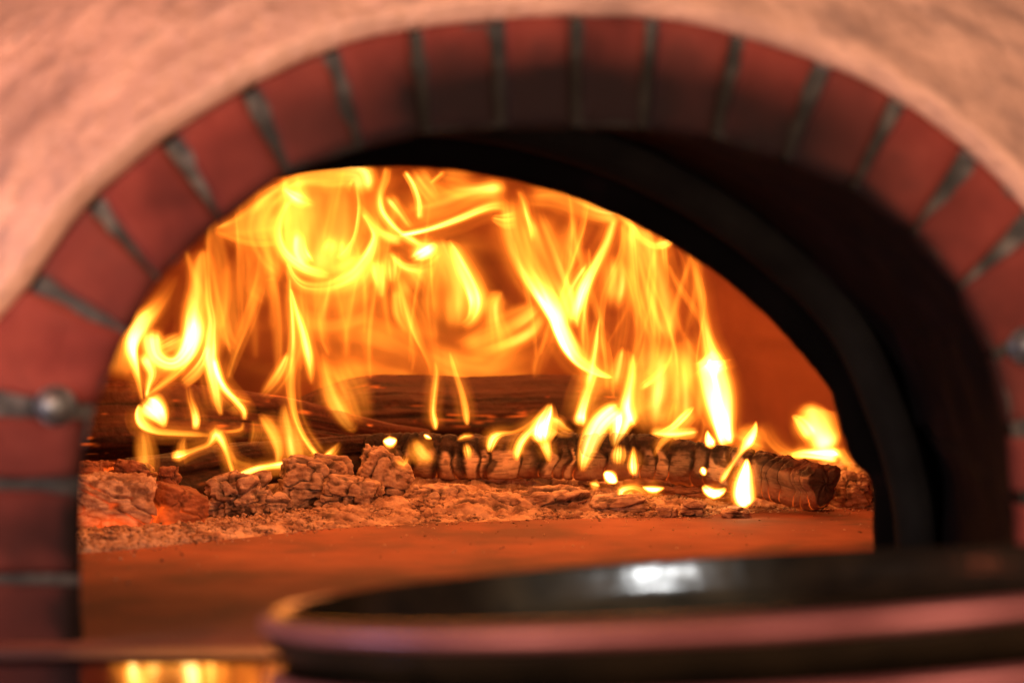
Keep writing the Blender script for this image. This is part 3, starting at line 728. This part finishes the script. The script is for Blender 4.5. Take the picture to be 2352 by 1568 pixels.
flame('broad translucent flame standing over the slanting log, left of the peak of the pile', 2.24, [
    ([(838, 1405, 14, 2.5), (838, 1340, 26, 3.5), (818, 1270, 34, 4.2), (785, 1210, 32, 3.5), (750, 1165, 14, 1.4)], dict(sl=.8, sr=.5)),
    ([(925, 1390, 50, .9), (905, 1300, 40, 1.2), (880, 1200, 30, .8), (870, 1130, 16, .3)], SOFT),
    ([(720, 1310, 14, .4), (735, 1250, 20, .6), (730, 1200, 12, .3)], SOFT)], A3)
flame('tall thin flame line rising from the peak of the pile to the swirling ball', 2.26, [
    ([(1045, 1384, 10, 5), (1000, 1335, 13, 5), (950, 1258, 14, 4), (915, 1165, 15, 3.6), (898, 1060, 22, 3), (898, 950, 24, 3.6), (908, 840, 20, 4), (905, 720, 13, 4), (897, 620, 9, 3), (893, 540, 7, 2)], T2),
    ([(898, 590, 8, 4), (925, 690, 14, 5.5), (955, 790, 20, 7), (978, 890, 24, 7), (988, 970, 20, 3.5), (995, 1040, 12, 1)], T2),
    ([(890, 900, 20, 1.6), (860, 980, 32, 1.3), (810, 1050, 30, .8), (770, 1090, 20, .3)], SOFT),
    ([(1045, 1382, 14, 5), (1075, 1362, 18, 5), (1105, 1330, 14, 2.5), (1130, 1300, 8, .7)], S1)], A3)
flame('soft yellow flame hanging in front of the left end of the back log', 2.42, [
    ([(1040, 870, 20, .8), (1055, 960, 26, 2), (1080, 1060, 36, 3.2), (1120, 1145, 38, 3.8), (1165, 1215, 28, 3), (1200, 1255, 12, 1)], S1),
    ([(1130, 950, 60, .9), (1190, 1080, 60, .8), (1230, 1200, 40, .4)], SOFT)], A3)
flame('faint flame rising beside the large left ash lump', 2.12, [
    ([(172, 1398, 8, 1.6), (195, 1440, 14, 3.5), (222, 1490, 18, 5), (262, 1526, 12, 2.2)], S1),
    ([(245, 1470, 26, .7), (235, 1390, 38, .8), (225, 1310, 36, .7), (215, 1250, 24, .3)], SOFT)], A3)
flame('orange sweeps of flame under the upper left of the arch', 2.55, [
    ([(545, 325, 12, 1.2), (640, 362, 18, 1.8), (740, 382, 20, 2.2), (840, 378, 18, 2)], SH),
    ([(560, 330, 30, .6), (680, 300, 70, .9), (800, 260, 110, 1.1), (900, 230, 110, 1.0)], SOFT),
    ([(860, 130, 30, 1.2), (760, 220, 60, 1.1), (730, 330, 60, .9), (780, 450, 60, .7), (850, 520, 50, .6)], SOFT),
    ([(760, 420, 60, .4), (720, 560, 90, .45), (760, 620, 70, .7), (790, 660, 50, .3)], SOFT),
    ([(600, 480, 40, .3), (590, 650, 70, .35), (620, 800, 60, .55), (660, 860, 40, .3)], SOFT)], A3, sg=1.0)
flame('swirling ball of yellow flame under the top of the arch', 2.42, [
    ([(150, 245, 16, 3), (85, 310, 26, 4), (45, 400, 38, 4), (40, 500, 40, 5), (75, 590, 42, 6), (140, 655, 44, 7), (220, 705, 44, 6.5), (320, 740, 44, 4), (400, 755, 30, 3)], dict(sl=1.0, sr=.35)),
    ([(548, 150, 12, 2), (568, 280, 14, 4), (560, 400, 16, 5.5), (535, 510, 18, 5.5), (480, 600, 30, 5), (410, 665, 40, 4)], dict(sl=.4, sr=1)),
    ([(300, 40, 200, .8), (300, 150, 240, 1.1), (300, 300, 260, 1.1), (300, 480, 250, 1.3), (310, 640, 210, 1.7), (310, 760, 150, 1.2)], SOFT),
    ([(120, 120, 60, 1), (140, 300, 80, 1.2), (160, 500, 90, 1.2), (200, 640, 90, 1.2)], SOFT),
    ([(180, 480, 40, 1.5), (190, 600, 50, 2.5), (240, 670, 40, 3)], SOFT),
    ([(420, 520, 70, 1.8), (400, 620, 80, 2.4)], SOFT),
    ([(66, 180, 8, 3), (110, 215, 26, 7), (160, 250, 40, 8), (220, 275, 36, 4), (290, 300, 20, 1.4)], S1),
    ([(100, 665, 12, 4), (140, 760, 26, 4), (210, 820, 44, 3.5), (330, 830, 50, 3.2), (440, 800, 55, 4), (530, 750, 55, 5), (590, 680, 50, 5), (640, 600, 42, 6), (672, 500, 32, 5), (640, 420, 30, 3.4), (580, 330, 28, 2.6)], dict(sl=1, sr=.5)),
    ([(350, 820, 150, .8), (500, 760, 130, 1.2), (620, 650, 90, 1.5)], SOFT)], A4, sg=1.05)
flame('rolling yellow flame along the crown of the arch above the swirling ball', 2.48, [
    ([(40, 200, 40, 1), (200, 120, 60, 1.7), (400, 90, 80, 2.2), (560, 90, 80, 2.6), (600, 200, 60, 2.4)], SOFT),
    ([(760, 20, 40, 2.8), (740, 120, 42, 3), (705, 220, 36, 4), (712, 320, 34, 6), (760, 400, 34, 6), (830, 470, 32, 5.5), (920, 525, 34, 5.5), (1010, 575, 24, 3)], dict(sl=.7, sr=.5)),
    ([(560, 290, 16, 2), (640, 390, 22, 3), (700, 470, 30, 4), (780, 510, 34, 4.5), (870, 530, 34, 4)], S1),
    ([(870, 80, 16, 2), (920, 160, 18, 2.6), (960, 270, 20, 2.2), (965, 380, 20, 1.6)], SOFT),
    ([(760, 250, 40, 1.4), (830, 340, 36, 1.2), (900, 440, 36, 1.2)], SOFT),
    ([(950, 80, 60, 1.2), (1020, 180, 60, 1.2), (1080, 260, 60, 1)], SOFT)], A4, sg=1.0)
flame('long bridge of flame running right from the swirling ball to the hot apex', 2.46, [
    ([(830, 490, 20, 6), (900, 480, 24, 8), (1010, 455, 26, 7), (1120, 420, 30, 7), (1240, 375, 34, 7), (1360, 325, 36, 6), (1460, 300, 46, 4.5), (1560, 310, 60, 3.5)], dict(sl=.35, sr=.7)),
    ([(900, 330, 90, .9), (1050, 290, 90, 1.1), (1200, 240, 80, 1.2), (1350, 215, 60, 1.4), (1500, 200, 70, 1.7)], SOFT),
    ([(1050, 150, 16, 1.2), (1130, 200, 20, 1.6), (1230, 236, 22, 1.8), (1340, 225, 30, 1.6), (1440, 190, 34, 1.8), (1540, 170, 50, 2.2)], SR),
    ([(1040, 150, 12, 1.2), (1120, 80, 16, 1)], SOFT),
    ([(1100, 120, 80, .5), (1300, 160, 80, .5)], SOFT)], A4, sg=1.1)
flame('pear-shaped glowing flame in the middle of the fire', 2.44, [
    ([(1085, 500, 50, 4), (1110, 600, 110, 4), (1160, 720, 150, 3.8), (1190, 840, 175, 3.6), (1190, 950, 175, 3.4), (1180, 1050, 140, 2.6), (1160, 1140, 80, 1.2)], dict(sl=1, sr=.45, wk=1.2)),
    ([(1150, 520, 20, 3), (1190, 600, 46, 5), (1245, 710, 60, 6), (1300, 820, 68, 6.5), (1330, 910, 68, 8), (1325, 980, 60, 6), (1290, 1050, 44, 3.6), (1220, 1100, 36, 1.5)], dict(sl=.35, sr=1.1)),
    ([(1075, 540, 10, 3), (1040, 620, 9, 3), (1040, 740, 8, 3), (1050, 880, 8, 2), (1062, 1000, 8, 1.2)], S1),
    ([(760, 600, 16, 3), (810, 660, 24, 5), (880, 710, 34, 5), (980, 720, 50, 3.6), (1060, 660, 60, 3)], S1),
    ([(930, 640, 50, 2), (1000, 600, 60, 3), (1060, 560, 50, 4)], SOFT),
    ([(690, 650, 50, 1), (700, 750, 48, 1.5), (708, 830, 34, 1.1), (712, 900, 20, .5)], SOFT),
    ([(790, 620, 40, 1), (795, 720, 44, 1.2), (790, 800, 24, .6)], SOFT),
    ([(900, 760, 100, 1.6), (960, 850, 100, .8)], SOFT)], A4, sg=1.4)
flame('wispy orange streak dropping from the ball to the top of the back log', 2.46, [
    ([(815, 720, 14, 1.6), (840, 830, 24, 2.4), (870, 940, 34, 3), (905, 1050, 38, 3), (945, 1160, 28, 3), (990, 1250, 22, 2), (1035, 1350, 24, 1.4), (1045, 1440, 16, .6)], dict(sl=.35, sr=1)),
    ([(820, 850, 30, .8), (840, 1000, 40, 1), (900, 1120, 30, .6)], SOFT)], A4, sg=1.0)
flame('small narrow flame standing on the back log, left one of a pair', 2.40, [
    ([(1062, 1310, 6, 1.6), (1072, 1380, 16, 2.6), (1064, 1460, 20, 3.2), (1052, 1560, 20, 3.6), (1048, 1650, 18, 4.5), (1062, 1720, 18, 5.5), (1066, 1765, 10, 4)], S1)], A4)
flame('small narrow flame leaning right on the back log, right one of a pair', 2.40, [
    ([(1158, 1245, 6, 1.6), (1178, 1320, 13, 2.8), (1208, 1420, 16, 2.8), (1240, 1520, 18, 3.2), (1262, 1620, 20, 3.6), (1272, 1700, 16, 4), (1276, 1735, 9, 2)], S1)], A4)
flame('short peaked flame between the pear-shaped flame and the long white limb', 2.50, [
    ([(1505, 850, 10, 1.2), (1480, 890, 40, 2.6), (1455, 950, 48, 4), (1460, 1040, 50, 3.4), (1480, 1130, 70, 2.4), (1500, 1230, 90, 1.5), (1520, 1330, 70, .6)], S1),
    ([(1380, 900, 40, 2.6), (1430, 900, 40, 2.6), (1500, 860, 16, 1.4)], S1),
    ([(1250, 1230, 80, .5), (1380, 1180, 90, 1.0), (1520, 1130, 90, 1.1), (1650, 1060, 90, 1.2), (1740, 980, 60, 1.2)], SOFT)], A4, sg=1.1)
flame('long white-hot limb of flame slanting down from the apex to the spearhead', 2.34, [
    ([A4((1545, 220, 80, 3)), A4((1555, 340, 90, 3.6)), A4((1565, 440, 95, 3.6)), A4((1600, 560, 100, 3.8)), A4((1650, 680, 92, 4.6)), A4((1720, 800, 84, 7)), A4((1790, 920, 70, 13)), A4((1850, 1030, 62, 16)),
      A5((515, 1100, 58, 16)), A5((570, 1210, 58, 14)), A5((640, 1300, 54, 8)), A5((720, 1360, 46, 6)), A5((800, 1400, 28, 6)), A5((872, 1422, 8, 4))], dict(A=A0, sl=.35, sr=.95)),
    ([(1600, 180, 30, 1.8), (1640, 260, 26, 2.8), (1665, 360, 24, 4.5), (1690, 450, 24, 3.4), (1705, 540, 26, 2)], dict(sl=.5, sr=.9)),
    ([(1440, 380, 14, 2), (1520, 400, 36, 2.6), (1590, 390, 40, 2)], SOFT)], A4)
flame('orange haze of flame right of the apex beneath the arch', 2.56, [
    ([(330, 230, 60, 1.0), (480, 230, 70, 1.1), (620, 270, 70, 1.2), (760, 330, 60, 1.4), (900, 350, 60, 1.8)], SOFT),
    ([(340, 380, 80, .8), (400, 560, 100, .9), (470, 760, 110, .9), (540, 900, 100, 1.1), (580, 1060, 80, 1)], SOFT),
    ([(620, 380, 110, .5), (560, 560, 100, .5), (620, 700, 80, .6)], SOFT),
    ([(1020, 420, 80, 1.4), (1080, 620, 110, 1.1), (1120, 820, 120, 1.0), (1180, 1000, 110, .8), (1240, 1160, 80, .7)], SOFT),
    ([(900, 640, 80, 1), (900, 800, 90, 1), (880, 940, 80, .7)], SOFT),
    ([(1340, 1150, 60, .6), (1360, 1330, 90, 1.0), (1380, 1480, 100, 1.2)], SOFT)], A5, sg=1.25)
flame('bright leaf-shaped flame falling left from the right shoulder of the fire', 2.38, [
    ([(885, 370, 26, 3), (860, 440, 30, 4), (825, 540, 32, 4.5), (775, 640, 36, 5), (720, 750, 40, 6), (672, 850, 44, 9), (645, 940, 40, 9), (630, 1020, 28, 5), (636, 1100, 12, 1.6)], T2),
    ([(700, 700, 40, 1.6), (620, 830, 50, 1.6), (570, 960, 60, 1.2), (560, 1060, 40, .6)], SOFT)], A5, sg=1.5)
flame('rippling curtain of thin flames at the right shoulder', 2.40, [
    ([(870, 330, 40, 2.6), (940, 370, 52, 4), (990, 430, 40, 4), (1050, 510, 38, 3), (1130, 555, 36, 3), (1200, 550, 42, 4.5), (1255, 515, 36, 4), (1280, 505, 10, 2)], dict(sl=.5, sr=.7)),
    ([(940, 400, 16, 3), (938, 520, 18, 2.6), (915, 640, 22, 2.6), (860, 770, 24, 2.2), (815, 880, 20, 2), (795, 1000, 18, 2.2), (790, 1100, 16, 2.4)], S1),
    ([(985, 420, 20, 3.4), (1000, 560, 22, 3), (1008, 700, 24, 2.8), (1022, 840, 24, 2.4), (1052, 970, 24, 2.2), (1092, 1070, 22, 2), (1122, 1160, 20, 2), (1142, 1260, 22, 2.2), (1130, 1350, 26, 2.6), (1090, 1440, 28, 3.6)], S1),
    ([(1195, 540, 28, 4), (1200, 640, 24, 3.6), (1212, 740, 20, 2), (1216, 850, 10, .8)], SR),
    ([(1160, 760, 50, .9), (1170, 900, 60, .9), (1205, 1040, 50, 1.2), (1245, 1150, 26, 1.6), (1256, 1230, 16, 2), (1235, 1310, 18, 2.6), (1180, 1390, 26, 3.6), (1080, 1470, 30, 5), (1040, 1500, 20, 2)], dict(sl=.8, sr=.35))], A5, sg=1.6)
flame('slim upright flame just right of the spearhead tip', 2.31, [
    ([(780, 1020, 8, 2), (765, 1110, 22, 3.6), (755, 1200, 36, 4.5), (740, 1300, 46, 5), (720, 1400, 52, 5.5), (690, 1500, 56, 6)], dict(sl=.4, sr=.4)),
    ([(790, 1080, 8, 1.6), (805, 1200, 16, 2.6), (822, 1330, 14, 2.4), (830, 1500, 14, 2)], S1),
    ([(835, 1180, 6, 1), (850, 1280, 12, 1.6), (860, 1420, 12, 1.6), (870, 1560, 10, 1.4)], S1),
    ([(505, 150, 40, 4), (470, 260, 56, 5), (430, 370, 62, 6), (405, 460, 60, 9), (390, 540, 70, 15), (385, 575, 50, 9)], dict(A=A6, sl=.4, sr=.4)),
    ([(560, 100, 120, 1.2), (520, 300, 120, 1.6), (500, 450, 90, 1)], dict(A=A6, sl=1, sr=1))], A5, sg=1.4)
flame('stout ragged flame arching over the middle of the front log', 2.27, [
    ([(740, 80, 12, 2), (735, 150, 40, 3.6), (730, 240, 56, 5), (715, 340, 74, 6), (705, 440, 92, 9), (730, 520, 80, 9), (765, 570, 40, 4)], dict(sl=.5, sr=.3)),
    ([(670, 430, 40, 9), (590, 480, 50, 12), (525, 540, 52, 12), (475, 620, 52, 10), (440, 710, 44, 9), (415, 790, 32, 6), (402, 860, 16, 2)], S1),
    ([(660, 480, 70, 9), (645, 570, 50, 7), (622, 650, 26, 3), (612, 700, 14, .8)], SOFT),
    ([(680, 60, 30, 1), (670, 160, 60, 1.4), (640, 300, 80, 1.8)], SOFT)], A6)
flame('small faint flame on the face of the front log under the arching flame', 2.20, [
    ([(650, 690, 24, 1.4), (645, 750, 34, 2.6), (640, 810, 26, 1)], SOFT)], A6)
flame('narrow candle-like flame on the face of the front log', 2.20, [
    ([(742, 690, 10, 1.2), (738, 760, 20, 5), (738, 830, 26, 8), (745, 885, 18, 6)], S1)], A6)
flame('white oval jet of flame at the lower edge of the front log, left one', 2.20, [
    ([(548, 858, 14, 10), (575, 880, 32, 18), (602, 905, 34, 18), (635, 930, 12, 8)], T2)], A6)
flame('small white dot of flame right of the candle-like flame on the front log', 2.20, [
    ([(1186, 825, 12, 10), (1195, 850, 22, 16), (1204, 885, 14, 10)], T2)], A6)
flame('bent flame leaning right over the log with a long thin tail', 2.22, [
    ([(1138, 430, 8, 2), (1110, 460, 30, 5), (1060, 510, 40, 8), (1010, 560, 38, 7), (940, 600, 34, 4), (880, 625, 20, 1.5)], dict(sl=.5, sr=.5)),
    ([(1030, 540, 20, 6), (970, 620, 20, 4), (910, 690, 16, 3), (872, 760, 12, 1.2)], S1)], A6)
flame('pale pointed flame behind the bent flame on the log', 2.36, [
    ([(1008, 395, 8, 1.4), (1005, 450, 20, 2.4), (990, 520, 28, 2.4), (970, 570, 20, 1)], S1),
    ([(1195, 500, 8, .8), (1198, 570, 14, 1.2), (1180, 640, 14, 1), (1150, 690, 12, 1.8), (1120, 760, 13, 2.4), (1092, 830, 10, 1)], S1)], A6)
flame('tall broad white-based flame right of centre, tapering up to the arch', 2.30, [
    ([A5((1370, 600, 8, 1.2)), A5((1405, 720, 18, 2.4)), A5((1440, 860, 28, 3)), A5((1458, 1000, 30, 3)), A5((1475, 1120, 36, 4.5)), A5((1505, 1250, 52, 6)), A5((1545, 1380, 66, 9)),
      A6((1235, 130, 78, 10)), A6((1270, 260, 92, 11)), A6((1296, 380, 92, 12)), A6((1315, 480, 78, 13)), A6((1332, 580, 60, 14)), A6((1352, 660, 52, 12)), A6((1374, 700, 44, 8))], dict(A=A0, sl=.8, sr=1, streak=.3, wk=1.5)),
    ([A5((1285, 560, 8, .8)), A5((1330, 680, 18, 1)), A5((1350, 820, 22, 1)), A5((1350, 960, 30, .6))], dict(A=A0, sl=.7, sr=.7)),
    ([A6((1040, 60, 60, 1.2)), A6((1080, 200, 60, 1.4)), A6((1150, 340, 60, 1.6)), A6((1220, 480, 50, 2)), A6((1270, 600, 40, 2))], dict(A=A0, sl=1, sr=1))], A6)
flame('orange glow of flame standing behind the right half of the log', 2.50, [
    ([(900, 40, 130, 1.2), (880, 250, 140, 1.3), (860, 450, 120, 1.2), (880, 580, 80, .9)], SOFT),
    ([(1060, 60, 90, 1.0), (1080, 300, 100, 1.0), (1080, 520, 90, .9)], SOFT),
    ([(860, 600, 26, 1.5), (1000, 610, 30, 2.2), (1150, 600, 26, 1.6)], SOFT)], A6, sg=1.3)
flame('small pointed flame at the foot of the tall broad flame', 2.22, [
    ([(1222, 585, 6, 5), (1228, 630, 22, 12), (1245, 670, 34, 14), (1270, 700, 20, 6)], T2)], A6)
flame('curved sword-like flame crossing the front log near its right end', 2.20, [
    ([(1542, 525, 6, 4), (1528, 590, 24, 9), (1495, 655, 34, 12), (1455, 705, 26, 7), (1410, 770, 18, 4), (1365, 835, 20, 5), (1330, 890, 22, 6), (1300, 930, 16, 3)], T2)], A6)
flame('cup-shaped bright flame below the log, left of the teardrop', 2.20, [
    ([(1195, 945, 14, 5), (1220, 975, 24, 9), (1268, 1000, 26, 14), (1320, 985, 18, 8), (1345, 960, 8, 2)], S1)], A6)
flame('big white teardrop flame before the right end of the log', 2.17, [
    ([(1482, 770, 8, 9), (1476, 840, 34, 14), (1462, 930, 54, 18), (1460, 1010, 64, 20), (1480, 1065, 56, 16), (1500, 1090, 24, 6)], T2)], A6)
flame('small hooked flame under the front log', 2.18, [
    ([(655, 1030, 12, 5), (660, 985, 20, 7), (700, 965, 18, 5), (750, 962, 20, 3.4), (800, 985, 22, 2.6), (820, 1020, 14, 1)], S1),
    ([(655, 1022, 16, 6), (700, 1018, 16, 6), (740, 985, 12, 3)], S1)], A6)
flame('flat white lick of flame right of the hooked one under the log', 2.20, [
    ([(795, 955, 6, 5), (840, 972, 20, 14), (890, 975, 20, 14), (945, 962, 6, 4)], T2)], A6)
flame('dim blurred spot of flame in the dark gap under the front log', 2.24, [
    ([(455, 935, 12, 1), (490, 945, 26, 2), (520, 955, 12, .8)], SOFT)], A6)
flame('thin curved veil of flame sweeping along behind the log to the rightmost flame', 2.42, [
    ([(1590, 510, 30, .8), (1605, 590, 44, 1.2), (1650, 670, 44, 1.8), (1720, 725, 36, 2.4), (1800, 750, 28, 4), (1880, 750, 24, 6)], dict(sl=.35, sr=1.1)),
    ([(1420, 600, 50, .9), (1500, 640, 60, 1.2), (1600, 680, 60, 1.2)], SOFT)], A6)
flame('rightmost flame, kite-shaped and white at its foot, beside the dark mouth edge', 2.34, [
    ([(1940, 400, 40, 5), (1925, 460, 90, 6), (1940, 530, 105, 7), (1970, 610, 96, 9), (2010, 690, 84, 12), (2060, 745, 70, 10)], dict(sl=.9, sr=.9, streak=.2, wk=1.45)),
    ([(1772, 488, 6, 3), (1830, 530, 34, 6), (1880, 590, 44, 8), (1920, 660, 40, 8)], S1),
    ([(1760, 748, 12, 4), (1850, 742, 22, 9), (1950, 745, 28, 14), (2040, 750, 36, 16), (2100, 770, 36, 10)], S1),
    ([(2060, 690, 40, 8), (2110, 770, 40, 5), (2170, 830, 46, 2.4), (2240, 880, 40, 1)], dict(sl=.4, sr=.8))], A6)
flame('forked flame on the left half of the front log, its tip over the back log', 2.22, [
    ([(1400, 30, 22, 1.4), (1385, 100, 46, 3.6), (1355, 180, 60, 5.5), (1340, 250, 62, 7), (1345, 310, 40, 3)], SOFT),
    ([(948, 385, 14, 2), (956, 340, 24, 6), (985, 275, 28, 7), (1040, 245, 18, 4), (1120, 235, 12, 2.6), (1200, 205, 14, 2), (1290, 150, 20, 2.4), (1370, 90, 24, 3)], S1),
    ([(1148, 450, 12, 1.4), (1152, 390, 24, 6), (1180, 310, 26, 7), (1240, 235, 24, 6), (1310, 180, 22, 5), (1380, 130, 20, 4)], S1),
    ([(1390, 150, 40, 3), (1450, 180, 50, 2), (1500, 220, 40, 1), (1560, 240, 24, .5)], SOFT),
    ([(1345, 260, 40, 6), (1365, 340, 30, 7), (1380, 400, 22, 5), (1392, 470, 14, 1)], S1)], A7)
flame('brownish blurred flame over the left end of the front log', 2.18, [
    ([(400, 290, 40, .8), (430, 350, 70, 1.8), (480, 410, 60, 1.6), (540, 440, 40, .6)], SOFT),
    ([(260, 440, 30, .6), (320, 470, 34, 1.0), (350, 420, 30, .7)], SOFT)], A7)
flame('smoky flame wisp on the front log left of the forked flame', 2.20, [
    ([(720, 290, 14, .8), (770, 265, 20, 1.3), (830, 260, 18, .7)], SOFT),
    ([(780, 320, 18, .8), (795, 370, 28, 2.0), (800, 430, 20, .8)], SOFT)], A7)
flame('white half-round spark of flame above the left end of the front log', 2.26, [
    ([(168, 292, 12, 8), (200, 305, 34, 18), (235, 305, 36, 18), (272, 285, 12, 8)], T2)], A7)
flame('tiny white crescent of flame on top of the front log, left part', 2.26, [
    ([(466, 252, 6, 6), (492, 268, 16, 12), (528, 286, 6, 5)], T2)], A7)
flame('broad dim orange glow of flame above the back log, left of centre', 2.66, [
    ([(-350, 700, 200, .12), (-100, 600, 260, .10), (250, 500, 300, .13), (700, 450, 320, .16), (1200, 450, 300, .12), (1700, 500, 300, .13), (2200, 700, 260, .1)], SOFT),
    ([(-300, 1100, 200, .08), (100, 1150, 260, .10), (600, 1150, 300, .18), (1200, 1200, 300, .18), (1800, 1200, 300, .14), (2400, 1250, 260, .08)], SOFT),
    ([(100, 900, 160, .35), (350, 950, 220, .45), (600, 900, 220, .6), (850, 950, 200, .5)], SOFT),
    ([(350, 1250, 160, .4), (560, 1280, 200, .6), (760, 1330, 180, .7), (950, 1380, 120, .6)], SOFT),
    ([(300, 1350, 90, .5), (500, 1420, 120, .6), (720, 1430, 120, .7)], SOFT),
    ([(1050, 1250, 140, .6), (1250, 1340, 150, .7), (1450, 1350, 150, .7), (1650, 1250, 140, .6)], SOFT)], A4, sg=1.05)

def wisps(label, x0, x1, n, seed, Y):
    rs = np.random.RandomState(seed); st = []
    for k in range(n):
        x = x0 + (x1 - x0) * (k + rs.uniform(.1, .9)) / n
        yb = rs.uniform(760, 880); yt = yb - rs.uniform(140, 400)
        top = 1633 - math.sqrt(max(1, 1250 ** 2 - (x - 900) ** 2)) - 20
        yt = max(yt, top); m = 6; ph = rs.uniform(0, 6.28); am = rs.uniform(8, 34); w = rs.uniform(5, 22); I = rs.uniform(.25, .95) * (1.25 - .6 * w / 22)
        lean = rs.uniform(-60, 50)
        pts = []
        for i in range(m):
            t = i / (m - 1)
            pts.append((x + lean * t + am * math.sin(ph + 3.2 * t), yb + (yt - yb) * t, w * (.5 + 1.1 * math.sin(math.pi * min(1, t * .8 + .1))), I * math.sin(math.pi * (t * .9 + .05)) ** .5))
        st.append((pts, dict(sl=rs.uniform(.4, 1), sr=rs.uniform(.4, 1), nl=0, halo=0, wk=1, gk=1, streak=.5, Y=Y + rs.uniform(-.12, .12))))
    flame(label, Y, st)
wisps('fine translucent wisps of flame behind the left half of the fire', 420, 1010, 26, 5, 2.56)
wisps('fine translucent wisps of flame behind the right half of the fire', 1220, 1640, 22, 9, 2.52)

# ---------------------------------------------------------------- light
def area(name, loc, target, size, power, col, sy=None):
    l = bpy.data.lights.new(name, 'AREA'); l.energy = power; l.color = col; l.size = size
    if sy: l.shape = 'RECTANGLE'; l.size_y = sy
    o = bpy.data.objects.new(name, l); COL.objects.link(o); o.location = loc
    o.rotation_euler = (Vector(target) - Vector(loc)).to_track_quat('-Z', 'Y').to_euler()
    return o
FC = (1, .285, .075)
area('fire_light_front', (-.06, 1.80, .15), (-.04, 2.05, -.15), .5, 2.0, FC, .12)
area('fire_light_top', (.0, 2.33, .22), (.0, 2.25, -.15), .6, 2.3, FC, .12)
area('fire_light_back', (0, 2.55, .20), (0, 2.1, -.16), .55, 2.6, (1, .27, .065), .25)
area('fire_light_wall', (.03, 2.74, -.115), (0, 3.1, .12), .6, .75, (1, .27, .08), .05)
# the lit room in front of the oven
area('room_light_left', (-1.2, -.1, .35), (0, 1.3, 0), .7, 12, (1, .74, .58))
area('room_light_right', (1.1, -.4, .7), (0, 1.3, .1), .7, 20, (1, .66, .48))
area('room_light_low', (0, -.30, -.10), (0, 1.2, .05), 1.2, 7.5, (1, .58, .45), .30)
area('room_light_side_left', (-.62, .38, -.04), (-.05, 1.3, .02), .5, 4.3, (1, .62, .46))
area('room_light_side_right', (.66, .38, -.04), (.05, 1.3, .02), .5, 4.6, (1, .60, .43))
area('added_red_corner_fill', (-.44, 1.08, .30), (-.33, 1.3, .2), .1, .45, (1, .20, .08))  # added off-frame lamp that reddens the plaster's upper left corner
sl = bpy.data.lights.new('room_spot', 'SPOT'); sl.energy = 60; sl.spot_size = math.radians(10); sl.spot_blend = .6; sl.shadow_soft_size = .02; sl.color = (.95, .98, 1)
so = bpy.data.objects.new('room_spot', sl); COL.objects.link(so); so.location = (.28, .60, .57)
so.rotation_euler = (Vector((.060, 1.17, -.11)) - Vector(so.location)).to_track_quat('-Z', 'Y').to_euler()
area('room_lamp_cool', (-.75, .90, -.06), (-.05, .86, -.1), .12, 2, (.50, .58, 1))

W = bpy.data.worlds.new('World'); S.world = W; W.use_nodes = True
bg = W.node_tree.nodes['Background']; bg.inputs[0].default_value = (.62, .33, .30, 1); bg.inputs[1].default_value = .22

# ---------------------------------------------------------------- camera
cam = bpy.data.cameras.new('camera'); co_ = bpy.data.objects.new('camera', cam); COL.objects.link(co_)
co_.rotation_euler = (math.radians(90), 0, 0)
cam.lens = 85; cam.sensor_width = 36; cam.clip_start = .05; cam.clip_end = 50
cam.dof.use_dof = True; cam.dof.focus_distance = 2.18; cam.dof.aperture_fstop = 5.4
S.camera = co_
S.view_settings.view_transform = 'Standard'; S.view_settings.look = 'None'; S.view_settings.gamma = 1; S.view_settings.exposure = 0
c = S.cycles
c.use_denoising = True
try: c.denoiser = 'OPENIMAGEDENOISE'
except Exception: pass
c.max_bounces = 8; c.transparent_max_bounces = 160; c.diffuse_bounces = 4; c.glossy_bounces = 4
c.sample_clamp_indirect = 4; c.caustics_reflective = False; c.caustics_refractive = False
c.use_adaptive_sampling = True; c.adaptive_threshold = .02
